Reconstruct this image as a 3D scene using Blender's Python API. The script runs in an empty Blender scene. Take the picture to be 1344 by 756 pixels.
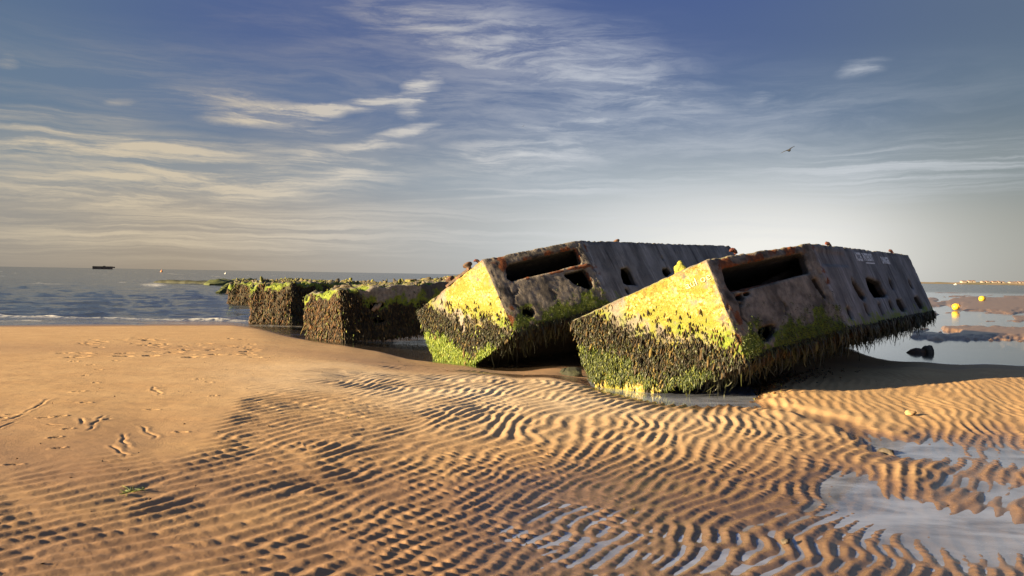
import bpy, bmesh, math, random
import numpy as np
from mathutils import Vector, Matrix
from mathutils.bvhtree import BVHTree
random.seed(7); RNG = np.random.default_rng(11)
SC = bpy.context.scene; COL = SC.collection
R_ = math.radians

# ------------------------------------------------------------------ camera
FPX, CAMH, CX, CY = 1055.0, 1.65, 672.0, 378.0
PITCH, ROLL = math.atan(16.9 / FPX), math.atan(0.017)
fw = np.array([0, math.cos(PITCH), -math.sin(PITCH)])
_r0 = np.array([1., 0, 0]); _u0 = np.array([0, math.sin(PITCH), math.cos(PITCH)])
RV = math.cos(ROLL) * _r0 + math.sin(ROLL) * _u0
UV = -math.sin(ROLL) * _r0 + math.cos(ROLL) * _u0
def at(x, y, z=0.0):
    """point of the photo (1344 wide) -> place on the level z"""
    d = fw + RV * (x - CX) / FPX - UV * (y - CY) / FPX
    t = (z - CAMH) / d[2]
    return np.array([0, 0, CAMH]) + d * t
def at_depth(x, y, Y):
    d = fw + RV * (x - CX) / FPX - UV * (y - CY) / FPX
    return np.array([0, 0, CAMH]) + d * (Y / d[1])
cam = bpy.data.cameras.new('camera'); camo = bpy.data.objects.new('camera', cam); COL.objects.link(camo)
cam.sensor_width = 36; cam.lens = FPX / 1344 * 36; cam.clip_start = 0.05; cam.clip_end = 20000
M = Matrix.Identity(4)
for i in range(3):
    M[i][0], M[i][1], M[i][2] = RV[i], UV[i], -fw[i]
M[2][3] = CAMH
camo.matrix_world = M
SC.camera = camo

# ------------------------------------------------------------------ helpers
def sstep(a, b, x):
    t = np.clip((x - a) / (b - a), 0, 1); return t * t * (3 - 2 * t)
_perm = np.random.default_rng(3).permutation(256).astype(np.int32); _perm = np.concatenate([_perm, _perm, _perm])
_grad = np.array([[1,1,0],[-1,1,0],[1,-1,0],[-1,-1,0],[1,0,1],[-1,0,1],[1,0,-1],[-1,0,-1],[0,1,1],[0,-1,1],[0,1,-1],[0,-1,-1],[1,1,0],[-1,1,0],[0,-1,1],[0,-1,-1]], np.float32)
def perlin(x, y, z=None):
    x = np.asarray(x, np.float64); y = np.asarray(y, np.float64)
    z = np.full_like(x, 0.37) if z is None else np.asarray(z, np.float64)
    xi, yi, zi = np.floor(x).astype(np.int64), np.floor(y).astype(np.int64), np.floor(z).astype(np.int64)
    xf, yf, zf = (x - xi).astype(np.float32), (y - yi).astype(np.float32), (z - zi).astype(np.float32)
    xi &= 255; yi &= 255; zi &= 255
    f = lambda t: t * t * t * (t * (t * 6 - 15) + 10)
    u, v, w = f(xf), f(yf), f(zf)
    def g(dx, dy, dz):
        h = _perm[_perm[_perm[xi + dx] + yi + dy] + zi + dz] & 15
        G = _grad[h]
        return G[..., 0] * (xf - dx) + G[..., 1] * (yf - dy) + G[..., 2] * (zf - dz)
    l = lambda a, b, t: a + (b - a) * t
    return l(l(l(g(0,0,0), g(1,0,0), u), l(g(0,1,0), g(1,1,0), u), v), l(l(g(0,0,1), g(1,0,1), u), l(g(0,1,1), g(1,1,1), u), v), w)
def fbm(x, y, z=None, o=3):
    s = 0; a = 1.0
    for i in range(o):
        s = s + a * perlin(x * 2**i + 17.3 * i, y * 2**i + 5.1 * i, None if z is None else z * 2**i); a *= .5
    return s
def mesh_np(name, co, faces, attrs=None, smooth=True):
    """faces: (n,3) or (n,4) int array"""
    me = bpy.data.meshes.new(name)
    faces = np.asarray(faces, np.int32); k = faces.shape[1]
    me.vertices.add(len(co)); me.vertices.foreach_set('co', np.asarray(co, np.float32).ravel())
    me.loops.add(faces.size); me.loops.foreach_set('vertex_index', faces.ravel())
    me.polygons.add(len(faces)); me.polygons.foreach_set('loop_start', np.arange(0, faces.size, k, dtype=np.int32))
    me.update(calc_edges=True)
    me.polygons.foreach_set('use_smooth', np.full(len(faces), smooth, bool))
    for n, v in (attrs or {}).items():
        v = np.asarray(v, np.float32)
        if v.ndim == 1:
            a = me.attributes.new(n, 'FLOAT', 'POINT'); a.data.foreach_set('value', v)
        else:
            a = me.attributes.new(n, 'FLOAT_COLOR', 'POINT'); a.data.foreach_set('color', v.ravel())
    return me
def grid_faces(nr, nc):
    i = np.arange(nr * nc).reshape(nr, nc)
    return np.stack([i[:-1, :-1].ravel(), i[:-1, 1:].ravel(), i[1:, 1:].ravel(), i[1:, :-1].ravel()], 1)
def link(name, me, mat=None, parent=None, loc=None):
    o = bpy.data.objects.new(name, me); COL.objects.link(o)
    if mat: me.materials.append(mat)
    if parent: o.parent = parent
    if loc is not None: o.location = loc
    return o
def tag(o, label=None, cat=None, group=None, kind=None):
    if label: o['label'] = label
    if cat: o['category'] = cat
    if group: o['group'] = group
    if kind: o['kind'] = kind
    return o
def empty(name, loc=(0, 0, 0), rot=None):
    o = bpy.data.objects.new(name, None); COL.objects.link(o); o.location = loc; o.empty_display_size = .3
    if rot is not None: o.rotation_euler = rot
    return o
def bm_link(name, bm, mat, parent=None, smooth=False, loc=None):
    me = bpy.data.meshes.new(name); bmesh.ops.recalc_face_normals(bm, faces=bm.faces); bm.to_mesh(me); bm.free()
    for p in me.polygons: p.use_smooth = smooth
    return link(name, me, mat, parent, loc)
def tube(bm, pts, rad, n=8, jit=0.0):
    pts = [Vector(p) for p in pts]; rings = []
    for i, p in enumerate(pts):
        t = (pts[min(i + 1, len(pts) - 1)] - pts[max(i - 1, 0)]).normalized()
        a = t.orthogonal().normalized(); b = t.cross(a)
        if rings and True:
            a = prev - t * prev.dot(t); a.normalize(); b = t.cross(a)
        prev = a
        r = rad[i] if isinstance(rad, (list, tuple)) else rad
        rings.append([bm.verts.new(p + (a * math.cos(2*math.pi*k/n) + b * math.sin(2*math.pi*k/n)) * r * (1 + random.uniform(-jit, jit))) for k in range(n)])
    for r0, r1 in zip(rings, rings[1:]):
        for k in range(n): bm.faces.new((r0[k], r0[(k+1) % n], r1[(k+1) % n], r1[k]))
    bm.faces.new(rings[0][::-1]); bm.faces.new(rings[-1])
def lathe(bm, prof, n=16, M=Matrix.Identity(4)):
    rings = [[bm.verts.new(M @ Vector((r * math.cos(2*math.pi*k/n), r * math.sin(2*math.pi*k/n), z))) for k in range(n)] for r, z in prof]
    for r0, r1 in zip(rings, rings[1:]):
        for k in range(n): bm.faces.new((r0[k], r0[(k+1) % n], r1[(k+1) % n], r1[k]))
    bm.faces.new(rings[0][::-1]); bm.faces.new(rings[-1])

# ------------------------------------------------------------------ node helpers
class NT:
    def __init__(s, tree): s.t = tree; s.n = tree.nodes; s.l = tree.links
    def new(s, typ, **kw):
        n = s.n.new(typ)
        for k, v in kw.items(): setattr(n, k, v)
        return n
    def set(s, sock, v):
        if v is None: return
        if isinstance(v, bpy.types.NodeSocket): s.l.new(v, sock)
        elif isinstance(v, (tuple, list)) and len(v) == 3 and sock.type == 'RGBA': sock.default_value = (*v, 1)
        else: sock.default_value = v
    def math(s, op, a, b=None, c=None, clamp=False):
        n = s.new('ShaderNodeMath', operation=op, use_clamp=clamp)
        for i, v in enumerate((a, b, c)): s.set(n.inputs[i], v)
        return n.outputs[0]
    def vec(s, op, a, b=None, out=0):
        n = s.new('ShaderNodeVectorMath', operation=op); s.set(n.inputs[0], a); s.set(n.inputs[1], b)
        return n.outputs[out]
    def scale(s, a, f):
        n = s.new('ShaderNodeVectorMath', operation='SCALE'); s.set(n.inputs[0], a); s.set(n.inputs[3], f); return n.outputs[0]
    def mix(s, f, a, b, mode='MIX'):
        n = s.new('ShaderNodeMix', data_type='RGBA', blend_type=mode); n.clamp_factor = True
        s.set(n.inputs[0], f); s.set(n.inputs[6], a); s.set(n.inputs[7], b); return n.outputs[2]
    def noise(s, v, scale, detail=4, rough=.55, dist=0.0, out=0):
        n = s.new('ShaderNodeTexNoise'); s.set(n.inputs['Vector'], v); n.inputs['Scale'].default_value = scale
        n.inputs['Detail'].default_value = detail; n.inputs['Roughness'].default_value = rough; n.inputs['Distortion'].default_value = dist
        return n.outputs[out]
    def map(s, v, a, b, c=0.0, d=1.0, smooth=True):
        n = s.new('ShaderNodeMapRange', interpolation_type='SMOOTHSTEP' if smooth else 'LINEAR')
        for i, x in enumerate((v, a, b, c, d)): s.set(n.inputs[i], x)
        return n.outputs[0]
    def mapping(s, v, loc=(0,0,0), rot=(0,0,0), sc=(1,1,1), typ='POINT'):
        n = s.new('ShaderNodeMapping', vector_type=typ); s.set(n.inputs[0], v)
        n.inputs[1].default_value = loc; n.inputs[2].default_value = rot; n.inputs[3].default_value = sc; return n.outputs[0]
    def attr(s, name, out='Fac'):
        n = s.new('ShaderNodeAttribute', attribute_name=name); return n.outputs[out]
    def bump(s, h, strength=.5, dist=.02, normal=None):
        n = s.new('ShaderNodeBump'); n.inputs['Strength'].default_value = strength; n.inputs['Distance'].default_value = dist
        s.set(n.inputs['Height'], h); s.set(n.inputs['Normal'], normal); return n.outputs[0]
def new_mat(name):
    m = bpy.data.materials.new(name); m.use_nodes = True; t = NT(m.node_tree); t.n.clear()
    out = t.new('ShaderNodeOutputMaterial'); p = t.new('ShaderNodeBsdfPrincipled'); t.l.new(p.outputs[0], out.inputs[0])
    return m, t, p, out
def obj_co(t): return t.new('ShaderNodeTexCoord').outputs['Object']
def simple_mat(name, c1, c2, rough=.8, scale=8, bump=.3, metal=0.0, bd=.01):
    m, t, p, _ = new_mat(name); co = obj_co(t)
    n = t.noise(co, scale, 6, .65)
    t.set(p.inputs['Base Color'], t.mix(t.map(n, .35, .65), c1, c2)); p.inputs['Roughness'].default_value = rough; p.inputs['Metallic'].default_value = metal
    t.set(p.inputs['Normal'], t.bump(t.noise(co, scale * 4, 5), bump, bd)); return m

# ------------------------------------------------------------------ light and sky
EXPO = 1.95
SC.view_settings.view_transform = 'Standard'; SC.view_settings.look = 'None'
SC.view_settings.exposure = EXPO; SC.view_settings.gamma = 1; SC.view_settings.use_curve_mapping = False
SUN_EL = R_(13.0); sdx, sdy = -0.925, -0.38            # the sun stands to the left and a little behind the camera
sd = Vector((sdx, sdy, 0)).normalized() * math.cos(SUN_EL); sd.z = math.sin(SUN_EL)
sl = bpy.data.lights.new('sun', 'SUN'); sl.energy = 5.0; sl.angle = R_(0.5); sl.color = (1.0, .77, .45)
so = bpy.data.objects.new('sun', sl); COL.objects.link(so); so.rotation_euler = sd.to_track_quat('Z', 'Y').to_euler(); so.location = (-20, -10, 12)

def s2l(c): return tuple(((v/255/12.92) if v/255 <= .04045 else ((v/255+.055)/1.055)**2.4) for v in c)
def build_world():
    w = bpy.data.worlds.new('World'); SC.world = w; w.use_nodes = True
    t = NT(w.node_tree); t.n.clear()
    STR = 0.1; K = 1 / (STR * 2**EXPO)
    out = t.new('ShaderNodeOutputWorld'); bg = t.new('ShaderNodeBackground'); t.l.new(bg.outputs[0], out.inputs[0]); bg.inputs[1].default_value = STR
    sky = t.new('ShaderNodeTexSky', sky_type='NISHITA'); sky.sun_disc = False; sky.sun_elevation = SUN_EL
    sky.sun_rotation = math.atan2(sd.x, sd.y); sky.air_density = 1.0; sky.dust_density = 1.5; sky.ozone_density = 2.0
    d = t.new('ShaderNodeTexCoord').outputs['Generated']
    sep = t.new('ShaderNodeSeparateXYZ'); t.l.new(d, sep.inputs[0]); X, Y, Z = sep.outputs
    hyp = t.math('SQRT', t.math('ADD', t.math('MULTIPLY', X, X), t.math('MULTIPLY', Y, Y)))
    e = t.math('DIVIDE', Z, t.math('MAXIMUM', hyp, .02))                       # tan(elevation)
    a = t.math('ARCTAN2', X, Y)                                               # azimuth, 0 = straight out to sea
    ramp = t.new('ShaderNodeValToRGB'); cr = ramp.color_ramp; cr.interpolation = 'EASE'
    stops = [(0.0, (164, 150, 132)), (.06, (162, 152, 140)), (.12, (126, 138, 148)), (.2, (98, 119, 148)), (.3, (82, 101, 141)), (.36, (76, 95, 141)), (.6, (70, 90, 146)), (1.0, (64, 86, 140))]
    while len(cr.elements) < len(stops): cr.elements.new(.5)
    for el, (p, c) in zip(cr.elements, stops):
        el.position = p; el.color = (*s2l(c), 1)
    t.l.new(e, ramp.inputs[0])
    # milky veil of light low over the wrecks
    cv = t.new('ShaderNodeCombineXYZ'); t.l.new(a, cv.inputs[0]); t.l.new(e, cv.inputs[1]); AE = cv.outputs[0]
    def blob(cx, cy, hl, ht, rot, src=None):
        v = t.mapping(AE if src is None else src, (cx, cy, 0), (0, 0, rot), (hl, ht, 1), 'TEXTURE')
        return t.map(t.vec('LENGTH', v, out=1), 1.0, 0.0)
    P = lambda x, y: (math.atan((x - CX) / FPX), (361 + .017 * (x - CX) - y) / math.hypot(FPX, x - CX))
    col = ramp.outputs[0]
    # bluer zenith patch, greyer sides
    c0 = P(600, -40); col = t.mix(t.math('MULTIPLY', blob(*c0, .75, .42, 0), .5), col, s2l((70, 90, 146)))
    c0 = P(1420, 60); col = t.mix(t.math('MULTIPLY', blob(*c0, .42, .45, 0), .55), col, s2l((98, 112, 120)))
    c0 = P(-60, 40); col = t.mix(t.math('MULTIPLY', blob(*c0, .3, .42, 0), .5), col, s2l((100, 122, 140)))
    c0 = P(860, 330); col = t.mix(t.math('MULTIPLY', blob(*c0, .62, .2, 0), .8), col, s2l((196, 206, 212)))
    c0 = P(1000, 335); col = t.mix(t.math('MULTIPLY', blob(*c0, .38, .125, 0), .97), col, s2l((246, 244, 238)))
    c0 = P(1330, 300); col = t.mix(t.math('MULTIPLY', blob(*c0, .2, .2, 0), .4), col, s2l((140, 142, 130)))
    # cirrus
    warpn = t.noise(t.mapping(AE, sc=(5, 12, 1)), 1.0, 6, .6, out=1)
    W = t.vec('ADD', AE, t.vec('MULTIPLY', t.vec('SUBTRACT', warpn, (.5, .5, .5)), (.07, .03, 0)))
    def fibres(rot, sx, sy, lo, hi, det=7, dist=.6):
        return t.map(t.noise(t.mapping(W, rot=(0, 0, rot), sc=(sx, sy, 1)), 1.0, det, .66, dist), lo, hi)
    f1 = fibres(-.05, 5, 60, .38, .70, 11, .3); f2 = fibres(.30, 9, 80, .36, .70, 11, .35); f3 = fibres(-.42, 8, 56, .36, .70, 11, .4); f4 = fibres(0.02, 3.0, 90, .38, .66, 9, .3); f5 = fibres(-.40, 5, 34, .36, .74, 10, .5); f6 = fibres(.14, 4.5, 46, .38, .72, 10, .4)
    mx = lambda x, y: t.math('MAXIMUM', x, y)
    def cloud(lst, fib, strength, gain=1.0):
        m = None
        for (x, y, hl, ht, rot, k) in lst:
            b = t.math('MULTIPLY', blob(*P(x, y), hl / FPX, ht / FPX, rot, W), k); m = b if m is None else t.math('ADD', m, b)
        m = t.math('MINIMUM', m, 1.0)
        return t.math('MULTIPLY', t.math('MULTIPLY', m, t.math('ADD', fib, .16)), strength)
    A = cloud([(90, 190, 280, 30, .05, 1), (330, 230, 330, 56, .10, 1), (150, 252, 340, 46, 0, .8), (60, 150, 190, 18, .05, .5), (440, 212, 150, 34, .35, .8)], f1, 1.3)
    B = cloud([(400, 146, 190, 13, .16, 1), (480, 134, 110, 10, .2, .9), (552, 112, 42, 30, .7, 1), (535, 140, 34, 26, 1.0, .8), (500, 182, 110, 11, .30, 1), (340, 146, 170, 34, -.12, .7), (680, 205, 190, 50, .05, .8)], f2, 1.25)
    C = cloud([(735, 165, 130, 34, .0, .9), (640, 70, 300, 90, -.32, .7), (800, 80, 260, 70, -.36, .6), (720, 215, 210, 50, .1, .7), (870, 150, 200, 60, -.28, .45), (560, 30, 200, 60, -.3, .4)], f3, .78)
    D = cloud([(300, 300, 520, 60, .02, 1), (720, 250, 260, 22, .08, .7), (1060, 235, 360, 60, .08, .5), (840, 300, 420, 40, 0, .5), (1240, 220, 260, 60, 0, .35)], f4, .95)
    E_ = cloud([(1126, 92, 40, 16, .1, 1), (988, 127, 32, 14, .1, 1), (290, 206, 22, 8, .2, 1), (8, 78, 16, 14, 0, 1), (155, 132, 30, 8, .1, .9), (405, 240, 30, 6, 0, 1)], f3, .6)
    G_ = cloud([(680, 120, 520, 150, -.15, .9), (950, 190, 480, 110, .1, .7), (480, 190, 320, 80, .2, .7)], f5, .42)
    H_ = cloud([(240, 110, 420, 90, .05, .5), (980, 240, 460, 70, .1, .9), (620, 230, 420, 70, .1, .8)], f6, .48); G_ = mx(G_, H_)
    tr = blob(*P(650, 258), 215 / FPX, 4.5 / FPX, .075); tr2 = blob(*P(830, 240), 60 / FPX, 14 / FPX, .8)
    tr = t.math('MULTIPLY', tr, t.map(t.noise(AE, 14, 3), .3, .6, .45, 1))
    op = t.math('MINIMUM', 1.0, mx(mx(mx(mx(A, B), G_), mx(C, D)), mx(E_, mx(t.math('MULTIPLY', tr, .55), t.math('MULTIPLY', tr2, .12)))))
    ccol = t.mix(t.map(a, -.45, .15), s2l((222, 204, 174)), s2l((216, 219, 224)))
    col = t.mix(t.math('MULTIPLY', op, .82), col, ccol)
    # scale to scene radiance; a share of the physical sky fills the part overhead and behind the camera
    col = t.scale(col, K)
    nis = t.scale(sky.outputs[0], .42)
    fin = t.mix(t.map(e, .37, .8, .04, .92), col, nis)
    t.l.new(fin, bg.inputs[0])
build_world()

# ------------------------------------------------------------------ terrain
SEA, POOL = -0.28, -0.08
CTRL = [  # photo x, y, height: the lie of the sand
 (-150,424,-.5),(0,424,-.46),(120,423,-.46),(220,423,-.46),(330,426,-.47),(0,429,-.27),(200,428.5,-.27),(330,433,-.27),(-150,430,-.27),
 (365,440,-.25),(400,447,-.24),(450,454,-.24),(500,463,-.24),(560,476,-.22),(365,431,-.45),(400,439,-.46),(450,446,-.5),(500,454,-.5),(560,466,-.5),
 (0,470,-.03),(200,470,-.02),(350,480,-.01),(450,490,0),(0,560,.02),(200,560,.0),(350,560,-.0),(-150,520,.03),(0,650,0),(200,650,-.015),(-200,700,0),
 (0,740,-.01),(200,740,-.03),(400,740,-.05),(400,640,-.03),(520,560,-.01),(520,500,0),(600,487,-.08),(620,484,-.16),(600,472,-.45),(640,480,-.45),(690,478,-.45),(720,470,-.4),
 (650,494,-.03),(720,497,-.03),(760,505,-.03),(700,476,-.42),(735,489,-.2),(747,494,-.2),
 (600,740,-.064),(750,740,-.075),(950,740,-.080),(1150,740,-.073),(1344,740,-.076),(700,670,-.068),(850,690,-.070),(1000,700,-.074),(560,640,-.05),(640,610,-.045),(760,610,-.052),(880,620,-.054),(930,655,-.055),
 (650,540,-.01),(750,545,-.015),(850,560,-.025),(950,575,-.03),(1050,590,-.035),(820,620,-.052),(980,625,-.054),(1050,640,-.060),(1100,700,-.073),(1240,735,-.075),(1180,708,-.078),
 (780,500,-.2),(800,504,-.22),(820,508,-.22),(845,513,-.22),(862,518,-.2),(800,515,-.07),(820,521,-.06),(845,528,-.05),(900,520,-.18),(950,524,-.17),(985,519,-.14),(1010,510,.0),(900,536,-.045),(960,535,-.045),(1000,532,-.05),
 (1040,505,.05),(1040,495,.05),(1120,500,.04),(1120,488,.02),(1200,485,.03),(1290,484,.03),(1344,488,.02),(1200,476,-.2),(1300,479,-.25),(1400,490,-.1),(1190,466,-.5),(1260,468,-.5),(1344,470,-.5),(1150,478,-.15),
 (1100,530,-.0),(1200,530,-.02),(1320,530,-.03),(1060,548,-.035),(1130,560,-.04),(1150,578,-.065),(1185,592,-.105),(1240,593,-.105),(1330,604,-.105),(1180,575,-.05),(1250,572,-.05),(1344,582,-.055),
 (1130,600,-.04),(1180,606,-.042),(1230,613,-.045),(1300,622,-.05),(1344,630,-.052),(1240,631,-.085),(1300,637,-.095),(1344,642,-.095),(1160,634,-.055),(1210,643,-.05),(1270,653,-.05),(1344,666,-.055),(1130,638,-.105),(1200,666,-.098),(1280,684,-.098),(1344,703,-.094),(1080,650,-.080),(1500,640,-.05),(1500,740,-.05),(1550,560,-.0),
 (1230,437,-.5),(1344,440,-.5),(1230,420,-.5),(1344,424,-.5),(1230,400,-.5),(1344,400,-.5),(1220,385,-.6),(1344,385,-.6),
 (1100,430,-.4),(950,430,-.4),(800,430,-.5),(900,460,-.1),(1000,470,.0),(700,440,-.6),(500,425,-.8),(300,405,-.9),(0,405,-.9),(100,385,-1.2),(400,385,-1.3),(700,385,-1.0),(1000,390,-.5)]
cp = np.array([[*at(x, y, z)[:2], z] for x, y, z in CTRL])
def st(X, Y): return np.stack([X / Y * FPX * .55, CAMH * FPX / Y], -1)
_cs = st(cp[:, 0], cp[:, 1]); _c2 = 9.0 ** 2
_A = np.sqrt(((_cs[:, None] - _cs[None]) ** 2).sum(-1) + _c2); _A = np.hstack([_A, np.ones((len(cp), 1))]); _A = np.vstack([_A, np.append(np.ones(len(cp)), 0)])
_wt = np.linalg.solve(_A - np.diag(np.append(np.full(len(cp), 1.5), 0)), np.append(cp[:, 2], 0))
def base_z(X, Y):
    q = st(X, np.maximum(Y, 1.0)); o = np.full(len(X), _wt[-1])
    for k in range(len(cp)):
        o += _wt[k] * np.sqrt((q[:, 0] - _cs[k, 0]) ** 2 + (q[:, 1] - _cs[k, 1]) ** 2 + _c2)
    return o
FOOT = [(119,478),(129,485),(111,494),(126,505),(104,517),(112,532),(71,577),(76,590),(18,612),(78,550),(89,566),(200,540),(238,568),(60,552),(98,473),(150,472),(274,504),(280,522),(262,500),(205,515),(16,548),(4,552),
        (160,440),(178,446),(190,449),(205,452),(214,447),(225,455),(240,450),(250,457),(262,452),(270,446),(282,455),(247,463),(258,467),(130,452),(118,448),(300,450),(195,441),(210,440),(310,463),(330,458)]
FOOT += [(x_, y_) for x_, y_ in zip(np.random.default_rng(4).uniform(60, 340, 46), np.random.default_rng(9).uniform(437, 468, 46))]
SCARS = [((32,545),(66,526)),((0,557),(32,548)),((114,568),(135,548)),((103,552),(112,560)),((0,566),(24,556)),((186,560),(205,576)),((160,570),(172,590)),((200,510),(212,522)),((60,560),(80,562)),((150,585),(165,600)),((128,556),(150,551))]
def phasor(xx, yy, lam0, deg, sd, sl_, n, seed):
    rg = np.random.default_rng(seed); S = 0; C = 0
    for i in range(n):
        k = 2 * math.pi / (lam0 * (1 + rg.normal() * sl_)); th = R_(deg) + rg.normal() * R_(sd)
        p = k * (math.cos(th) * xx + math.sin(th) * yy) + rg.uniform(0, 6.28); S = S + np.sin(p); C = C + np.cos(p)
    return S, C
def ripple(X, Y):
    """sand ripples: broad rounded crests, narrow troughs, forking here and there, cut into beads by a second set"""
    xw = X + .20 * fbm(X * .5, Y * .5, None, 2) + .035 * perlin(X * 2.1, Y * 2.1); yw = Y + .20 * fbm(X * .5 + 31, Y * .5 + 7, None, 2) + .035 * perlin(X * 2.1 + 9, Y * 2.1)
    yg = np.linspace(0, 40, 801); gg = np.interp(yg, [4.2, 6, 8, 11], [1, .78, .56, .50]); yq = np.interp(yw, yg, np.cumsum(gg) * .05); xq = xw * np.interp(yw, [4.5, 9], [1.0, .88])
    wl = sstep(-.12, -.22, X / Y + .14 * fbm(X * .6, Y * .6 + 9, None, 3))
    out = []
    for (x_, y_, lam, deg, lb, sd, sp, bf) in ((xq, yq, .122, 147, .075, 5, 11, 0), (xw, yw * np.interp(yw, [5, 9], [1, .93]), .158, 143, .12, 8, 8, .35)):
        S, C = phasor(x_, y_, lam, deg, sp, sp * .01, 14, sd); ph = np.arctan2(S, C); ph = ph + .30 * np.sin(ph)
        am = np.clip(np.sqrt(S * S + C * C) / math.sqrt(14) * 1.15, 0, 1) ** .6
        s_ = np.cos(ph / 2); prof = .62 * np.sqrt(s_ * s_ + .015) + .38 * (.5 + .5 * np.cos(ph))
        S2, C2 = phasor(x_, y_, lb, 57, 14, .16, 8, sd + 20)
        bead = bf + (1 - bf) * np.sqrt(np.clip(.5 + .42 * C2 / math.sqrt(8), 0, 1)); out.append((prof, am, bead))
    return [a * (1 - wl) + b * wl for a, b in zip(*out)]
def sand_height(X, Y):
    n = len(X); b = base_z(X, Y)
    px = CX + FPX * X / Y; py = 361 + .017 * (px - CX) + FPX * CAMH / Y
    b = b + .007 * fbm(X * .6, Y * .6, None, 3) * sstep(30, 12, Y) + .003 * fbm(X * 2.5, Y * 2.5, None, 3)
    lw = sstep(375, 300, px) * sstep(505, 465, py)
    qd = np.clip(480 - (py + 1.6 * fbm(X * .12, Y * .05, None, 2)), 0, 200) / 60; zl = -.015 - .232 * qd ** 2; b = b * (1 - lw) + zl * lw
    b = b - 2.5 * sstep(55, 90, Y) * sstep(.3, .2, X / Y)
    pyS = 361 + .017 * (px - CX) + FPX * (CAMH - SEA) / Y; nzb = fbm(X * .07, Y * .035, None, 3); nzc = fbm(X * .25, Y * .12, None, 2)
    for (xa, xb, yc, sl_, hh, top) in ((1190, 1240, 436, .02, 9.5, .12), (1185, 1240, 399, .012, 11.5, .12), (1250, 1330, 416, .01, 5, .03), (1150, 1220, 383, .006, 1.6, .10), (1270, 1340, 389, .004, 2.0, .06)):
        n_ = fbm(px * .021 + yc, pyS * .10, None, 4); n2_ = fbm(px * .07 + yc, pyS * .5, None, 2); dd = (pyS - yc - sl_ * (px - 1210) - hh * .4 * n_ - hh * .3 * n2_) / hh
        b = np.maximum(b, -.6 + (.32 + top * 1.0) * sstep(xa, xb, px + 60 * n_) * np.clip(1.25 - dd * dd + .45 * n_, 0, 1) ** .35 + .012 * n2_)
    yb = np.interp(px, [-300, 0, 90, 150, 230, 285, 320, 380, 430, 480, 700, 1000, 1100, 1344], [700, 628, 612, 585, 592, 560, 520, 490, 475, 470, 486, 492, 492, 486])
    yb = yb + 26 * fbm(X * 1.1, Y * 1.1 + 3, None, 3)
    wid = np.interp(px, [0, 300, 600, 1344], [38, 34, 14, 12])
    mask = sstep(-.25, 1, (py - yb) / wid)
    patch = .70 + .40 * np.clip(.5 + .9 * fbm(X * .8 + 5, Y * .8, None, 2), 0, 1)
    prof, am, bead = ripple(X, Y)
    bm_ = sstep(440, 640, py) * np.clip(.55 + .9 * fbm(X * .7 + 40, Y * .7, None, 2), 0, 1) * .75
    amp = np.interp(Y, [3, 6, 9, 13, 18], [.0215, .0215, .0205, .019, .015]) * patch * (1 + .18 * sstep(-.10, -.22, X / Y))
    mask = mask * sstep(-.20, -.13, b)
    bar = sstep(1010, 1080, px) * sstep(565, 545, py)
    h = (prof * (1 - bm_ * (1 - bead)) * am + (1 - am) * .55 - .55) * amp * (1 - .45 * bar)
    z = b + mask * h + mask * (.0028 * fbm(X * 9, Y * 9, None, 2) + .0012 * perlin(X * 34, Y * 34)) * sstep(14, 9, Y)
    # faint relief of the smooth bank
    z = z + (1 - mask) * (.0045 * perlin(X * 1.2 + .6 * Y, Y * 4.2) + .0022 * fbm(X * 6, Y * 6, None, 2)) * sstep(26, 20, Y)
    # bird and people tracks pressed into the bank
    for (x, y) in FOOT:
        p = at(x, y, 0)
        rr = np.random.default_rng(int(x * 7 + y)); an = rr.uniform(-.3, .7); L = rr.uniform(.045, .075) * (1.0 if y > 470 else 2.6); Wd = L * .42
        s = (np.abs(X - p[0]) < .5) & (np.abs(Y - p[1]) < .5)
        if not s.any(): continue
        dx, dy = X[s] - p[0], Y[s] - p[1]; u = (dx * math.cos(an) + dy * math.sin(an)) / L; v = (-dx * math.sin(an) + dy * math.cos(an)) / Wd
        r = np.sqrt(u * u + v * v) + .25 * perlin(dx * 14, dy * 14, dx * 0 + x)
        z[s] += -(.018 if y > 470 else .035) * sstep(1.0, .55, r) + .007 * np.exp(-((r - 1.25) / .25) ** 2)
    for (q0, q1) in SCARS:
        p, q = at(*q0, 0)[:2], at(*q1, 0)[:2]; dv = q - p; L2 = dv @ dv
        s = (np.abs(X - (p[0] + q[0]) / 2) < 1.2) & (np.abs(Y - (p[1] + q[1]) / 2) < 1.2)
        if not s.any(): continue
        wx = X[s] + .05 * perlin(X[s] * 5, Y[s] * 5); wy = Y[s] + .05 * perlin(X[s] * 5 + 8, Y[s] * 5)
        tt = ((wx - p[0]) * dv[0] + (wy - p[1]) * dv[1]) / L2; tc = np.clip(tt, 0, 1)
        dd = np.hypot(wx - p[0] - tc * dv[0], wy - p[1] - tc * dv[1]); sg = np.sign((wx - p[0]) * dv[1] - (wy - p[1]) * dv[0])
        z[s] += -.009 * np.exp(-(dd / .015) ** 2) * sstep(.5, .3, np.abs(tt - .5)) * (.6 + perlin(X[s] * 9, Y[s] * 9)) + .003 * np.exp(-((dd - .04) / .025) ** 2) * sstep(.6, .4, np.abs(tt - .5))
    # drainage channel that runs from the pool under the wreck towards the right
    ch = [at(x, y, -.04)[:2] for x, y in ((985, 529), (1050, 540), (1105, 556), (1150, 572), (1185, 588))]
    dmin = np.full(n, 9.); 
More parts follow.
